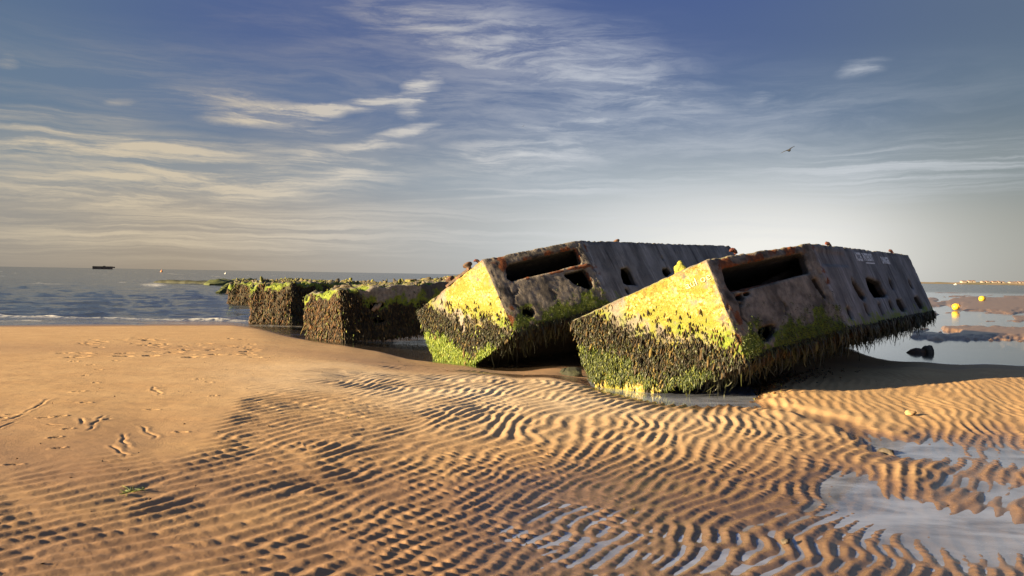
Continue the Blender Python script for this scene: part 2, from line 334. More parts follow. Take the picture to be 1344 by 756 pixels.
    for p, q in zip(ch, ch[1:]):
        dv = q - p; wx = X + .16 * perlin(X * 1.7, Y * 1.7 + 4); wy = Y + .16 * perlin(X * 1.7 + 4, Y * 1.7)
        tc = np.clip(((wx - p[0]) * dv[0] + (wy - p[1]) * dv[1]) / (dv @ dv), 0, 1); dmin = np.minimum(dmin, np.hypot(wx - p[0] - tc * dv[0], wy - p[1] - tc * dv[1]))
    z = z - .032 * sstep(.34, .10, dmin) + .008 * sstep(.6, .4, dmin)
    return z, mask
def u_cols(n, lim, far, nf):
    c = np.linspace(-lim, lim, n); g = lim + (np.linspace(0, 1, nf + 1)[1:] ** 2) * (far - lim); return np.concatenate([-g[::-1], c, g])
def build_sand():
    us = u_cols(1400, .76, 5, 40)
    ys = [2.0]
    while ys[-1] < 150: ys.append(ys[-1] + .0165 * max(1, (ys[-1] / 9) ** 2))
    ys = np.array(ys); U, Yg = np.meshgrid(us, ys); X = (U * Yg).ravel(); Y = Yg.ravel()
    z, mask = sand_height(X, Y)
    wet = np.maximum(sstep(POOL + .05, POOL - .003, z) * sstep(-.12, .02, X / Y) * (Y < 14.5), sstep(SEA + .035, SEA - .005, z) * (Y >= 14))
    damp = sstep(-.02, -.075, z) * .75 * sstep(20, 15, Y) + .85 * sstep(9.5, 5.5, Y - .2 * np.abs(X)) * sstep(-.7, .4, fbm(X * .5, Y * .5, None, 3)) + .12 * sstep(22, 10, Y) * sstep(-.9, .6, fbm(X * .35, Y * .35, None, 2)) * mask
    far = sstep(24, 28, Y) * sstep(.3, .42, X / Y) * .85
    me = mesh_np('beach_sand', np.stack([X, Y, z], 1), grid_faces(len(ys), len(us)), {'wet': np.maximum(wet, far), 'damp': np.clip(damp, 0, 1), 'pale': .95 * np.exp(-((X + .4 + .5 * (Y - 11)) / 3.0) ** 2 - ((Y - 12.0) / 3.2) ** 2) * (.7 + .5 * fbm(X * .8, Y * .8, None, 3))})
    m, t, p, _ = new_mat('sand'); co = obj_co(t)
    n1 = t.noise(co, 1.3, 5, .6); n2 = t.noise(co, 160, 3, .7); n3 = t.noise(co, 14, 5, .6)
    dry = t.mix(t.map(n1, .3, .7), (.55, .35, .16), (.47, .28, .118))
    dry = t.mix(t.map(n3, .35, .75, 0, .35), dry, (.34, .20, .10))
    dry = t.mix(t.map(n2, .3, .7, 0, .8), dry, t.mix(.5, dry, (.17, .10, .055)))
    wetc = t.mix(t.map(n3, .3, .7), (.20, .125, .078), (.155, .10, .07))
    dry = t.mix(t.attr('pale'), dry, (.66, .52, .35))  # glow in front of the wrecks, painted into the sand colour
    dmp = t.mix(t.attr('damp'), dry, (.275, .16, .085))
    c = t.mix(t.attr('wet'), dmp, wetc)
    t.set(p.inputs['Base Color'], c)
    t.set(p.inputs['Roughness'], t.math('SUBTRACT', t.math('SUBTRACT', .88, t.math('MULTIPLY', t.attr('wet'), .66)), t.math('MULTIPLY', t.attr('damp'), .22)))
    n6 = t.noise(co, 7, 4, .7); c = t.mix(t.map(n6, .60, .72, 0, .45), c, (.16, .10, .06)); t.set(p.inputs['Base Color'], c)
    h = t.math('ADD', t.math('MULTIPLY', n2, .7), t.noise(co, 45, 4, .6))
    t.set(p.inputs['Normal'], t.bump(h, .5, .008))
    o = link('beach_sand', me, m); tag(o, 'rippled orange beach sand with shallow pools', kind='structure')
build_sand()

# ------------------------------------------------------------------ water
def water_mat(name, deep, deepmix, rough, bumps, ior=1.33, foam=False):
    m, t, p, out = new_mat(name); t.n.remove(p); co = obj_co(t)
    h = None
    for (sc, k, sx, sy) in bumps:
        n = t.math('MULTIPLY', t.noise(t.mapping(co, sc=(sx, sy, 1)), sc, 4, .6), k); h = n if h is None else t.math('ADD', h, n)
    nor = t.bump(h, 1.0, 1.0)
    gl = t.new('ShaderNodeBsdfGlossy'); gl.inputs['Roughness'].default_value = rough; t.set(gl.inputs['Normal'], nor); t.set(gl.inputs['Color'], (.92, .95, 1.0))
    tr = t.new('ShaderNodeBsdfTransparent'); t.set(tr.inputs[0], (.86, .90, .88))
    df = t.new('ShaderNodeBsdfDiffuse'); t.set(df.inputs[0], deep); t.set(df.inputs['Normal'], nor)
    ms = t.new('ShaderNodeMixShader'); t.set(ms.inputs[0], t.map(t.noise(t.mapping(co, sc=(.6, 1.3, 1)), 1.6, 5, .6, .5), .3, .7, *deepmix) if not isinstance(deepmix, str) else t.attr(deepmix)); t.l.new(tr.outputs[0], ms.inputs[1]); t.l.new(df.outputs[0], ms.inputs[2])
    f0 = ((ior - 1) / (ior + 1)) ** 2; ge = t.new('ShaderNodeNewGeometry')
    c_ = t.math('ABSOLUTE', t.vec('DOT_PRODUCT', nor, ge.outputs['Incoming'], out=1))
    fr = t.math('ADD', t.math('MULTIPLY', t.math('POWER', t.math('SUBTRACT', 1.0, c_, clamp=True), 5.0), 1 - f0), f0, clamp=True)
    if foam: fr = t.math('MINIMUM', fr, t.map(t.attr('act'), .05, .5, 1.0, .52))
    m2 = t.new('ShaderNodeMixShader'); t.l.new(fr, m2.inputs[0]); t.l.new(ms.outputs[0], m2.inputs[1]); t.l.new(gl.outputs[0], m2.inputs[2])
    fin = m2.outputs[0]
    if foam:
        fd = t.new('ShaderNodeBsdfDiffuse'); t.set(fd.inputs[0], (.62, .61, .59))
        fa = t.math('MULTIPLY', t.attr('foam'), t.map(t.noise(t.mapping(co, sc=(1, .7, 1)), 5.0, 5, .65), .36, .58), clamp=True)
        m3 = t.new('ShaderNodeMixShader'); t.set(m3.inputs[0], fa); t.l.new(fin, m3.inputs[1]); t.l.new(fd.outputs[0], m3.inputs[2]); fin = m3.outputs[0]
    t.l.new(fin, out.inputs[0]); return m
def build_sea():
    us = u_cols(900, .78, 6, 40); ys = [12.0]
    while ys[-1] < 9000: ys.append(ys[-1] + max(.055, ys[-1] ** 2 / 5200))
    ys = np.array(ys); U, Yg = np.meshgrid(us, ys); X = (U * Yg).ravel(); Y = Yg.ravel(); u = U.ravel()
    open_ = sstep(.28, -.06, u) * sstep(19, 27, Y); far = sstep(110, 220, Y)
    act = np.maximum(open_, far * .8) + .01
    xw = X + 1.2 * fbm(X * .12, Y * .12, None, 2); yw = Y + 1.0 * fbm(X * .15 + 9, Y * .15, None, 2)
    w = 0
    for lam, am, th in ((5.2, .05, 8), (3.1, .042, -14), (2.0, .03, 24), (1.3, .018, -30), (.8, .010, 10)):
        k = 2 * math.pi / lam; ph = k * (math.sin(R_(th)) * xw + math.cos(R_(th)) * yw) + 3 * perlin(X * .2, Y * .2); w = w + am * (1 - 2 * np.abs(np.sin(ph / 2)) ** .8)
    w = w * (.6 + .9 * np.clip(.5 + fbm(X * .09, Y * .09, None, 2), 0, 1)) * sstep(900, 120, Y)
    # small breaker along the beach
    yl = 31.2 + .6 * fbm(X * .10, X * 0 + 2, None, 2) + .03 * X; nb = fbm(X * .45, Y * .3, None, 3)
    br = np.exp(-((Y - yl - .5 * nb) / .42) ** 2) * sstep(-.02, -.3, u + .0)
    edge = at(200, 428, SEA)[1] + .0 * X
    fo = br * np.clip(.75 + 1.1 * nb, 0, 1.4) + .8 * np.exp(-((Y - yl + 2.2 - .9 * nb) / .35) ** 2) * np.clip(.2 + 1.3 * nb, 0, 1) * sstep(-.05, -.3, u)
    fo = fo + .35 * sstep(.55, .95, fbm(X * .16, Y * .11, None, 3) * 1.3 + w * 3) * open_ * sstep(60, 100, Y) * sstep(600, 300, Y)
    fo += 1.0 * np.exp(-((Y - 100) / 8) ** 2 - ((u + .445) / .012) ** 2)
    z = SEA + w * act * np.where(Y < yl, .35, 1) + .12 * br * np.clip(.6 + nb, 0, 1.3)
    dp = np.clip(np.maximum(open_ * sstep(yl - 2.5, yl + 5, Y), sstep(70, 160, Y)), 0, 1) * .93
    me = mesh_np('sea_water', np.stack([X, Y, z], 1), grid_faces(len(ys), len(us)), {'deep': dp, 'foam': np.clip(fo, 0, 1), 'act': act})
    m = water_mat('sea', (.046, .057, .068), 'deep', .09, [(1.6, .045, .5, 1.4), (.45, .10, .4, 1.6)], foam=True)
    # ripples only where the wind reaches
    nt = NT(m.node_tree); b = [n for n in m.node_tree.nodes if n.type == 'BUMP'][0]; nt.set(b.inputs['Strength'], nt.math('MULTIPLY', nt.attr('act'), 1.0, clamp=True))
    o = link('sea_water', me, m); tag(o, 'blue grey sea with small waves and still pools', kind='structure')
    # shallow pool sheet of the foreground
    us = np.linspace(-.25, .95, 60); ys = np.linspace(2.2, 13.2, 40)
    poly = [at(x, y, POOL) for x, y in ((560, 850), (520, 690), (640, 585), (800, 545), (770, 497), (860, 505), (930, 505), (1003, 508), (1040, 530), (1344, 545), (1560, 560), (1800, 850))]
    bm = bmesh.new(); bm.faces.new([bm.verts.new((p[0], p[1], POOL)) for p in poly])
    m2 = water_mat('pool_water', (.56, .63, .82), (.16, .58), .01, [(5, .0008, 1, 1)], ior=1.55)  # milky blue body colour stands in for bright sky reflection
    o = bm_link('tide_pool_water', bm, m2)
    if o.data.polygons[0].normal.z < 0: o.data.flip_normals(); tag(o, 'still shallow water between the ripples', kind='structure')
build_sea()

# ------------------------------------------------------------------ materials of the wrecks
def concrete_mat():
    m, t, p, _ = new_mat('weathered_concrete'); co = obj_co(t)
    A = t.new('ShaderNodeAttribute', attribute_name='growth'); sa = t.new('ShaderNodeSeparateColor'); t.l.new(A.outputs[0], sa.inputs[0]); yel, gre, mus = sa.outputs
    Bt = t.new('ShaderNodeAttribute', attribute_name='stain_shade'); sb = t.new('ShaderNodeSeparateColor'); t.l.new(Bt.outputs[0], sb.inputs[0]); rust, brown, dark = sb.outputs
    n1 = t.noise(co, 2.2, 6, .62); n2 = t.noise(co, 11, 6, .65); n3 = t.noise(co, 48, 5, .65)
    strk = t.noise(t.mapping(co, sc=(7, 7, .9)), 1.0, 5, .6, .4)
    grey = t.mix(t.map(n1, .3, .7), (.14, .14, .148), (.30, .29, .295))
    grey = t.mix(t.map(strk, .52, .70, 0, .65), grey, (.46, .45, .46)); grey = t.mix(t.map(strk, .46, .30, 0, .75), grey, (.035, .033, .036))
    brn = t.mix(t.map(n2, .3, .7), (.15, .128, .105), (.31, .27, .225)); brn = t.mix(t.map(strk, .5, .7, 0, .5), brn, (.42, .36, .29)); brn = t.mix(t.map(n1, .5, .3, 0, .7), brn, (.06, .05, .042))
    c = t.mix(brown, grey, brn)
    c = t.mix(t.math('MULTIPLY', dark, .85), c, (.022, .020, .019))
    sp = t.map(n3, .62, .72); c = t.mix(t.math('MULTIPLY', sp, .35), c, (.42, .40, .37))
    th = lambda a, w=.22: t.map(t.math('ADD', a, t.math('MULTIPLY', t.math('SUBTRACT', t.math('ADD', t.math('MULTIPLY', n2, .5), t.math('MULTIPLY', n3, .5)), .5), 1.3)), .5 - w, .5 + w)
    n4 = t.noise(co, 21, 4, .7, .6); n5 = t.noise(t.mapping(co, (3, 1, 2)), 3.4, 5, .65)
    yc = t.mix(t.map(n2, .40, .60), (.43, .33, .075), (.33, .27, .05)); yc = t.mix(t.map(n4, .53, .60, 0, .9), yc, (.58, .50, .28)); yc = t.mix(t.map(n4, .485, .42, 0, .9), yc, (.15, .12, .018))
    yc = t.mix(t.map(n5, .47, .58, 0, .85), yc, (.20, .195, .028)); yc = t.mix(t.map(n5, .46, .38, 0, .7), yc, (.36, .24, .08)); yc = t.mix(t.map(n3, .45, .38, 0, .8), yc, (.05, .042, .012))
    c = t.mix(th(yel), c, yc)
    gc = t.mix(t.map(n2, .35, .65), (.10, .15, .018), (.22, .26, .03)); gc = t.mix(t.map(n3, .5, .35, 0, .7), gc, (.03, .05, .012))
    c = t.mix(th(gre), c, gc)
    rc = t.mix(t.map(n2, .35, .65), (.24, .075, .022), (.12, .04, .018)); c = t.mix(th(rust, .15), c, rc)
    mc = t.mix(t.map(n3, .4, .6), (.022, .018, .013), (.07, .055, .03)); c = t.mix(th(mus, .42), c, mc)
    t.set(p.inputs['Base Color'], c); t.set(p.inputs['Roughness'], t.map(n2, .3, .7, .7, .95, False))
    h = t.math('ADD', t.math('MULTIPLY', n2, .6), t.math('MULTIPLY', n3, .55))
    t.set(p.inputs['Normal'], t.bump(h, .8, .035)); p.inputs['Specular IOR Level'].default_value = .3
    return m
CONC = concrete_mat()
def tint_mat(name, stops, rough, spec=.4):
    m, t, p, _ = new_mat(name); r = t.new('ShaderNodeValToRGB'); cr = r.color_ramp
    while len(cr.elements) < len(stops): cr.elements.new(.5)
    for e, (q, c) in zip(cr.elements, stops): e.position = q; e.color = (*c, 1)
    t.l.new(t.attr('tint'), r.inputs[0]); n = t.noise(obj_co(t), 60, 3); t.set(p.inputs['Base Color'], t.mix(t.map(n, .3, .7, 0, .5), r.outputs[0], (.03, .025, .015)))
    p.inputs['Roughness'].default_value = rough; p.inputs['Specular IOR Level'].default_value = spec; return m
MUSSEL = tint_mat('mussel_shell', [(0, (.008, .007, .006)), (.5, (.022, .016, .010)), (.72, (.075, .043, .016)), (.88, (.15, .095, .03)), (1, (.23, .17, .05))], .55, .25)
MUSSEL_OR = tint_mat('mussel_rusty', [(0, (.014, .010, .007)), (.4, (.05, .025, .010)), (.68, (.15, .062, .014)), (.88, (.20, .088, .018)), (1, (.13, .15, .02))], .6)
WEED = tint_mat('green_weed', [(0, (.018, .026, .010)), (.5, (.05, .08, .015)), (.8, (.13, .16, .025)), (1, (.26, .27, .04))], .55)
WEED_BR = tint_mat('bright_weed', [(0, (.10, .17, .02)), (.5, (.22, .32, .03)), (1, (.40, .45, .06))], .5)
WEED_DK = tint_mat('dark_weed', [(0, (.014, .016, .010)), (.6, (.035, .042, .018)), (1, (.09, .10, .03))], .5)
RUBBLE = tint_mat('mossy_rubble_bits', [(0, (.03, .027, .022)), (.3, (.09, .075, .05)), (.5, (.20, .16, .11)), (.62, (.12, .12, .03)), (1, (.24, .24, .04))], .85)
RUST = simple_mat('rusty_steel', (.22, .07, .025), (.07, .028, .016), .85, 14, .8, 0, .02)
IRON = simple_mat('dark_iron', (.05, .04, .035), (.16, .075, .035), .8, 10, .6, 0, .02)
PAINT = simple_mat('white_paint', (.82, .81, .80), (.62, .61, .61), .7, 26, .1)
GRAFF = simple_mat('graffiti_paint', (.68, .62, .40), (.46, .38, .14), .7, 30, .1)

# ------------------------------------------------------------------ hull builder
def blobs(name, P, D, S, mat, parent, tint):
    """many small shells: tapered pods at P hanging along D with (length, width) S"""
    rings = [(.0, .25), (.25, .9), (.6, 1.0), (.88, .55)]; n = 5; N = len(P)
    D = D / np.linalg.norm(D, axis=1, keepdims=True)
    a = np.cross(D, RNG.normal(size=(N, 3))); a /= np.linalg.norm(a, axis=1, keepdims=True); b = np.cross(D, a)
    vs = []
    for (tt, r) in rings:
        for k in range(n):
            an = 2 * math.pi * k / n
            vs.append(P + D * (tt * S[:, :1]) + (a * math.cos(an) + b * math.sin(an) * .6) * (r * S[:, 1:]))
    vs.append(P + D * S[:, :1]); V = np.stack(vs, 1); nv = V.shape[1]
    f = []
    for i in range(len(rings) - 1):
        for k in range(n):
            q = (i*n+k, i*n+(k+1) % n, (i+1)*n+(k+1) % n, (i+1)*n+k); f += [(q[0], q[1], q[2]), (q[0], q[2], q[3])]
    for k in range(n): f.append(((len(rings)-1)*n+k, (len(rings)-1)*n+(k+1) % n, nv - 1))
    F = (np.array(f)[None] + (np.arange(N) * nv)[:, None, None]).reshape(-1, 3)
    me = mesh_np(name, V.reshape(-1, 3), F, {'tint': np.repeat(tint, nv)})
    o = link(name, me, mat, parent); o['kind'] = 'stuff'; return o
def strips(name, P, down, out, L, W, mat, parent, tint, seg=5):
    """hanging weed: little curved tapering blades"""
    N = len(P); side = np.cross(out, down); side = side + RNG.normal(size=(N, 3)) * .5; side /= np.linalg.norm(side, axis=1, keepdims=True)
    sway = RNG.normal(size=(N, 3)) * .22; ph_ = RNG.uniform(0, 6.28, N); vs = []
    for i in range(seg + 1):
        s = i / seg; c = P + (down + sway * s) * (L * s)[:, None] + side * (np.sin(ph_ + 4.5 * s) * s * .12 * L)[:, None] + out * (.03 + .03 * math.sin(3 * s)) * min(1, 1)
        w = (W * (1 - .75 * s))[:, None] * .5
        vs += [c - side * w, c + side * w]
    V = np.stack(vs, 1); nv = V.shape[1]; f = [(2*i, 2*i+1, 2*i+3, 2*i+2) for i in range(seg)]
    F = (np.array(f)[None] + (np.arange(N) * nv)[:, None, None]).reshape(-1, 4)
    me = mesh_np(name, V.reshape(-1, 3), F, {'tint': np.repeat(tint, nv)}); o = link(name, me, mat, parent); o['kind'] = 'stuff'; return o

def pontoon(label, q, holes, vox, style, s=1.0, decay=0.0):
    """one concrete float: hull, shells and weed. q = x y z yaw roll pitch lm tl ti w hw; local y runs along the hull"""
    px, py, pz, yaw, roll, pitch, lm, tl, ti, w, hw = q
    c, sn = math.cos, math.sin
    Mr = (Matrix.Rotation(yaw, 3, 'Z') @ Matrix.Rotation(roll, 3, 'Y') @ Matrix.Rotation(pitch, 3, 'X'))
    root = empty('concrete_pontoon', (px, py, pz), Mr.to_euler()); tag(root, label, 'wreck', 'concrete pontoon wrecks in a row')
    L = 2 * tl + lm
    plan = [(-w/2, 0), (w/2, 0), (w/2+ti, tl), (w/2+ti, tl+lm), (w/2, L), (-w/2, L), (-w/2-ti, tl+lm), (-w/2-ti, tl)]
    def prism(bm, pts, z0, z1, flip=False):
        lo = [bm.verts.new((x, y, z0)) for x, y in pts]; hi = [bm.verts.new((x, y, z1)) for x, y in pts]; n = len(pts); fs = [lo[::-1], hi]
        for i in range(n): fs.append([lo[i], lo[(i+1) % n], hi[(i+1) % n], hi[i]])
        for f in fs: bm.faces.new(f[::-1] if flip else f)
    th = .17
    ins = [(-w/2+th*.8, th), (w/2-th*.8, th), (w/2+ti-th, tl+th*.2), (w/2+ti-th, tl+lm), (w/2-th*.8, L-th), (-w/2+th*.8, L-th), (-w/2-ti+th, tl+lm), (-w/2-ti+th, tl+th*.2)]
    bm = bmesh.new(); prism(bm, plan, 0, hw); prism(bm, ins, th, hw - th, True)
    me = bpy.data.meshes.new('hull_raw'); bm.to_mesh(me); bm.free(); raw = bpy.data.objects.new('hull_raw', me); COL.objects.link(raw)
    fr = {'transom': (Vector((0, 0, 0)), Vector((1, 0, 0)), Vector((0, -1, 0))),
          'mid': (Vector((w/2, 0, 0)), Vector((ti, tl, 0)).normalized(), Vector((tl, -ti, 0)).normalized()),
          'side': (Vector((w/2+ti, 0, 0)), Vector((0, 1, 0)), Vector((1, 0, 0))),
          'deck': (Vector((0, 0, hw)), Vector((1, 0, 0)), Vector((0, 0, 1)))}
    def place(f, u, v, out=0.0):
        P, U, N = fr[f]
        return P + U * u + (Vector((0, 1, 0)) if f == 'deck' else Vector((0, 0, 1))) * v + N * out
    if holes:
        bm = bmesh.new()
        for f, pts, depth in holes:
            a = [bm.verts.new(place(f, u, v, .25)) for u, v in pts]; b = [bm.verts.new(place(f, u, v, -depth)) for u, v in pts]; n = len(pts)
            bm.faces.new(a); bm.faces.new(b[::-1])
            for i in range(n): bm.faces.new((a[i], b[i], b[(i+1) % n], a[(i+1) % n]))
        bmesh.ops.recalc_face_normals(bm, faces=bm.faces)
        mc = bpy.data.meshes.new('cut'); bm.to_mesh(mc); bm.free(); cut = bpy.data.objects.new('cut', mc); COL.objects.link(cut)
        b_ = raw.modifiers.new('b', 'BOOLEAN'); b_.operation = 'DIFFERENCE'; b_.object = cut; b_.solver = 'EXACT'
    rm = raw.modifiers.new('r', 'REMESH'); rm.mode = 'VOXEL'; rm.voxel_size = vox; rm.adaptivity = 0
    dg = bpy.context.evaluated_depsgraph_get(); ev = raw.evaluated_get(dg); em = ev.to_mesh()
    nv = len(em.vertices); co = np.empty(nv * 3, np.float32); em.vertices.foreach_get('co', co); co = co.reshape(-1, 3).astype(np.float64)
    nf = len(em.polygons); lv = np.empty(len(em.loops), np.int32); em.loops.foreach_get('vertex_index', lv); F = lv.reshape(-1, 4)
    ev.to_mesh_clear(); bpy.data.objects.remove(raw)
    if holes: bpy.data.objects.remove(cut)
    fn = np.cross(co[F[:, 2]] - co[F[:, 0]], co[F[:, 3]] - co[F[:, 1]])
    nor = np.zeros_like(co)
    for k in range(4): np.add.at(nor, F[:, k], fn)
    nor /= np.linalg.norm(nor, axis=1, keepdims=True) + 1e-9
    # distances to the outer planes
    x, y, z = co.T; ct, st_ = tl / math.hypot(tl, ti), ti / math.hypot(tl, ti)
    dmid = (w/2 - x) * ct + y * st_; dside = w/2 + ti - x; dtr = y; ddk = hw - z; dbt = z; dlm = (x + w/2) * ct + y * st_; dls = x + w/2 + ti
    ds = np.stack([dtr, dmid, dside, ddk, dbt, dlm, dls, (w/2 - x) * ct + (L - y) * st_, L - y, (x + w/2) * ct + (L - y) * st_], 1)
    srt = np.sort(ds, 1); skin = srt[:, 0] < .04 * max(1, vox / .03); face = ds.argmin(1)
    edge = np.clip(1 - srt[:, 1] / .12, 0, 1) * skin
    xr, yr, zr = (co @ np.array(Matrix.Rotation(.7, 3, 'X') @ Matrix.Rotation(.5, 3, 'Y') @ Matrix.Rotation(.9, 3, 'Z')).T).T
    nA = fbm(xr * 2, yr * 2, zr * 2, 3); nB = fbm(xr * 7, yr * 7, zr * 7, 3); nC = perlin(xr * 22, yr * 22, zr * 22)
    disp = .006 * nA + .004 * nB + .003 * nC - edge * np.clip(.012 + .045 * nB + .03 * nA, 0, .06)
    disp = disp + decay * (.16 * fbm(x * 1.1, y * 1.1, z * 1.1, 3) + .08 * nB) * skin + decay * .06 * np.clip(nB, 0, 1) * (face == 3)
    if style == 'lying': disp = disp + np.where(face == 3, .02 * np.abs(nB), 0)
    wz = (co @ np.array(Mr).T)[:, 2] + pz
    # ---- growth, stains and the painted shade of the hull inside
    nz = .24 * nA + .20 * nB + .10 * nC
    yel = np.zeros(nv); gre = np.zeros(nv); mus = np.zeros(nv); rust = np.zeros(nv); brn = np.zeros(nv); drk = np.zeros(nv)
    T, Mi, Si, Dk, Bt = [(face == k) & skin for k in range(5)]
    drk[~skin] = 1.0  # inner walls blackened: the shade of the hollow is put into the colour
    if style == 'near':      # the two lying floats in front
        lo, hi = (.22, .63) if s == 1 else (.04, .50)
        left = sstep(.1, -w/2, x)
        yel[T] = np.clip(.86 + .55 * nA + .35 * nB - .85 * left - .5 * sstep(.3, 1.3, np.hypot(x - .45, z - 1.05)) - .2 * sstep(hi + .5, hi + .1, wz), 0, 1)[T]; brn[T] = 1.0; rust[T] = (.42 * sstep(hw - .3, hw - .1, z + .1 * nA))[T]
        t_ = wz + nz * .8 - .42 * left + .10 * sstep(.5, 1.2, x)
        mm = sstep(hi + .30, hi - .22, t_) * np.maximum(sstep(lo - .08, lo + .06, t_), sstep(.55, .9, x - .0))
        mus[T] = (mm * .95)[T]; gre[T] = (sstep(lo + .12, lo - .02, t_) * (1 - .85 * sstep(.06, -.02, wz + .05 * nB + .10)) + (.72 + .6 * nA) * sstep(hi + .85, hi + .05, t_) * (1 - mm))[T]
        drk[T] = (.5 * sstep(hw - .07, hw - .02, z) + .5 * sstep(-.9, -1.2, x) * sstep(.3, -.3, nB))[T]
        foot = sstep(.07, .02, wz + .25 * nB + (.0 if s == 1 else .22)) * T; yel = np.maximum(yel, foot * .9); gre = gre * (1 - foot * (1 if s == 1 else .3)); mus = mus * (1 - foot)
        if s != 1:      # a bare pale scar where the crust has come off
            sx = x - (.04 - .49 * (1.17 - z) * .5); sc_ = sstep(.09, .05, np.abs(sx) + .05 * nB) * sstep(.64, .7, z) * sstep(1.2, 1.1, z) * T
            yel = yel * (1 - sc_); gre = gre * (1 - sc_); mus = mus * (1 - sc_); drk = drk * (1 - sc_)
        g = sstep(.62, .12, z + nz * 1.3)
        gre[Mi] = (g * 1.0)[Mi]; brn[Mi] = 1.0; 
        um = np.hypot(x - w/2, y)
        fram = np.maximum(sstep(hw * .66, hw * .80, z + .05 * nA), np.maximum(sstep(.33, .2, um), 0))
        rust[Mi] = (np.clip(.34 + .9 * nA + .5 * nB, 0, 1) * fram * .7 + .35 * sstep(.25, .6, nA))[Mi]
        drk[Mi] = (.8 * np.clip(.25 + 1.5 * fbm(x * 3 + 4, y * 3, z * 3, 3), 0, 1) + .35 * fram * sstep(.3, -.2, nB))[Mi]
        for pl in ([(.30, .98), (.36, .8), (.27, .62), (.38, .45), (.35, .28), (.46, .08)], [(.36, .8), (.5, .9)], [(1.3, .72), (1.36, .6), (1.28, .5)]):
            for (a0, b0), (a1, b1) in zip(pl, pl[1:]):
                uu = um + .03 * nB; zz_ = z + .03 * nC; tt = np.clip(((uu - a0) * (a1 - a0) + (zz_ - b0) * (b1 - b0)) / ((a1 - a0) ** 2 + (b1 - b0) ** 2), 0, 1)
                cr_ = sstep(.04, .012, np.hypot(uu - a0 - tt * (a1 - a0), zz_ - b0 - tt * (b1 - b0))) * Mi; drk = np.maximum(drk, cr_); disp = disp - .02 * cr_; rust = rust * (1 - cr_)
        mus[Mi] = (.7 * sstep(.10, .0, z + .05 * nB))[Mi]
        gs = sstep(.36, .02, z + nz); gre[Si] = (gs * .66)[Si]; brn[Si] = .08
        drk[Si] = (np.clip(.42 + .9 * perlin(y * 2.2, y * 0 + 3, z * .5) + .4 * sstep(hw - .12, hw - .05, z) - .1, 0, 1) * .8)[Si]
        rust[Si] = (.30 * sstep(.25, .5, nA))[Si] + (sstep(.35, .1, y - tl) * np.clip(.4 + nB, 0, 1) * sstep(hw * .4, hw * .6, z) * .7)[Si]
        mus[Bt] = 1.0; gre[Bt] = .3
        gre[Dk] = .35; brn[Dk] = .7; drk[Dk] = .3; yel[Dk] = .35 + .2 * nA[Dk]
        drk = np.where(skin & (edge > .3) & (Mi | Si), np.clip(drk - .2 + .6 * nB, 0, 1), drk)
    else:                    # the upright ones in the sea
        top = hw - z
        yel[:] = 0
        mh = (.60 if style == 'third' else .88) * hw
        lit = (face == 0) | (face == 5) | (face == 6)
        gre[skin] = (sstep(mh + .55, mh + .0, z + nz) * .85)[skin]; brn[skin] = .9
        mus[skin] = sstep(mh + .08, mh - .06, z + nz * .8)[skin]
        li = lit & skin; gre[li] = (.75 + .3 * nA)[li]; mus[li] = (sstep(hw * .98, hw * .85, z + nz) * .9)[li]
        um = np.hypot(x - w/2, y) + .25 * nA; lf = sstep(.75, .3, um) * Mi; mus = np.maximum(mus, lf * sstep(hw * 1.0, hw * .84, z + nz)); gre = np.maximum(gre, lf * .9)
        gre[Dk] = np.clip(.42 + 1.3 * nA, 0, 1)[Dk]; yel[Dk] = np.clip(.30 + 1.2 * nB, 0, 1)[Dk] * .7; drk[Dk] = np.clip(.3 - 1.3 * nA, 0, 1)[Dk]; brn[Dk] = .8
        if style == 'third':
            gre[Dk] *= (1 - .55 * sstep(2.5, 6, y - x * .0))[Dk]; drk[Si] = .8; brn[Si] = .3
        mus[Bt] = 1
    co2 = co + nor * disp[:, None]
    if style != 'near': co2[:, 2] -= (.30 * sstep(.25, -w/2, x) * sstep(2.6, .2, y) + .10 * np.clip(nA + .2, 0, 1)) * np.clip(z / hw, 0, 1) ** 2 * (.7 + nA)
    one = np.ones(nv)
    me = mesh_np('hull', co2, F, {'growth': np.stack([yel, gre, mus, one], 1), 'stain_shade': np.stack([rust, brn, drk, one], 1)})
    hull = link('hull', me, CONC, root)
    # ---- shells and weed follow the growth
    Minv = np.array(Mr).T; down = Minv @ np.array([0, 0, -1.]); 
    def pick(wt, n):
        p = wt / wt.sum(); return RNG.choice(nv, n, p=p)
    def hang(i, k=.5): return down[None] + nor[i] * k * .7 + RNG.normal(size=(len(i), 3)) * .15
    vis = (wz > -.55) & skin & ((face == 0) | (face == 1) | (face == 2) | (face == 4))
    if style == 'near':
        n1, n2, n3 = (8500, 3600, 1500)
        cl = np.clip(.35 + 1.6 * nB + .8 * nA, .04, 1.6)
        i = pick((mus + .07 * sstep(hi + .75, hi + .2, t_)) * cl * (T) * vis, n1); k_ = np.exp(RNG.normal(size=n1) * .42); S = np.stack([.050 * k_ * RNG.uniform(.8, 1.3, n1), .0095 * k_ ** .8], 1)
        blobs('mussel_crust', co2[i], hang(i), S, MUSSEL, root, np.clip(RNG.uniform(0, 1, n1) ** 1.4 + .25 * nA[i], 0, 1))
        i = pick(mus * T * vis, 2600); i = i[:1000]; n = len(i); strips('dark_weed', co2[i], np.repeat(down[None], n, 0), nor[i], RNG.uniform(.03, .10, n), RNG.uniform(.01, .025, n), WEED_DK, root, RNG.uniform(0, 1, n))
        front = sstep(1.35, .0, np.minimum(dmid, dside)) * (face == 4) * skin * (y < L - .05) * (y > -.01)
        wt = front + 1.6 * ((z < .10) & (Mi | Si)); wt = wt * (wz > -.05)
        i = pick(wt, n2); S = np.stack([RNG.uniform(.06, .16, n2), RNG.uniform(.014, .028, n2)], 1)
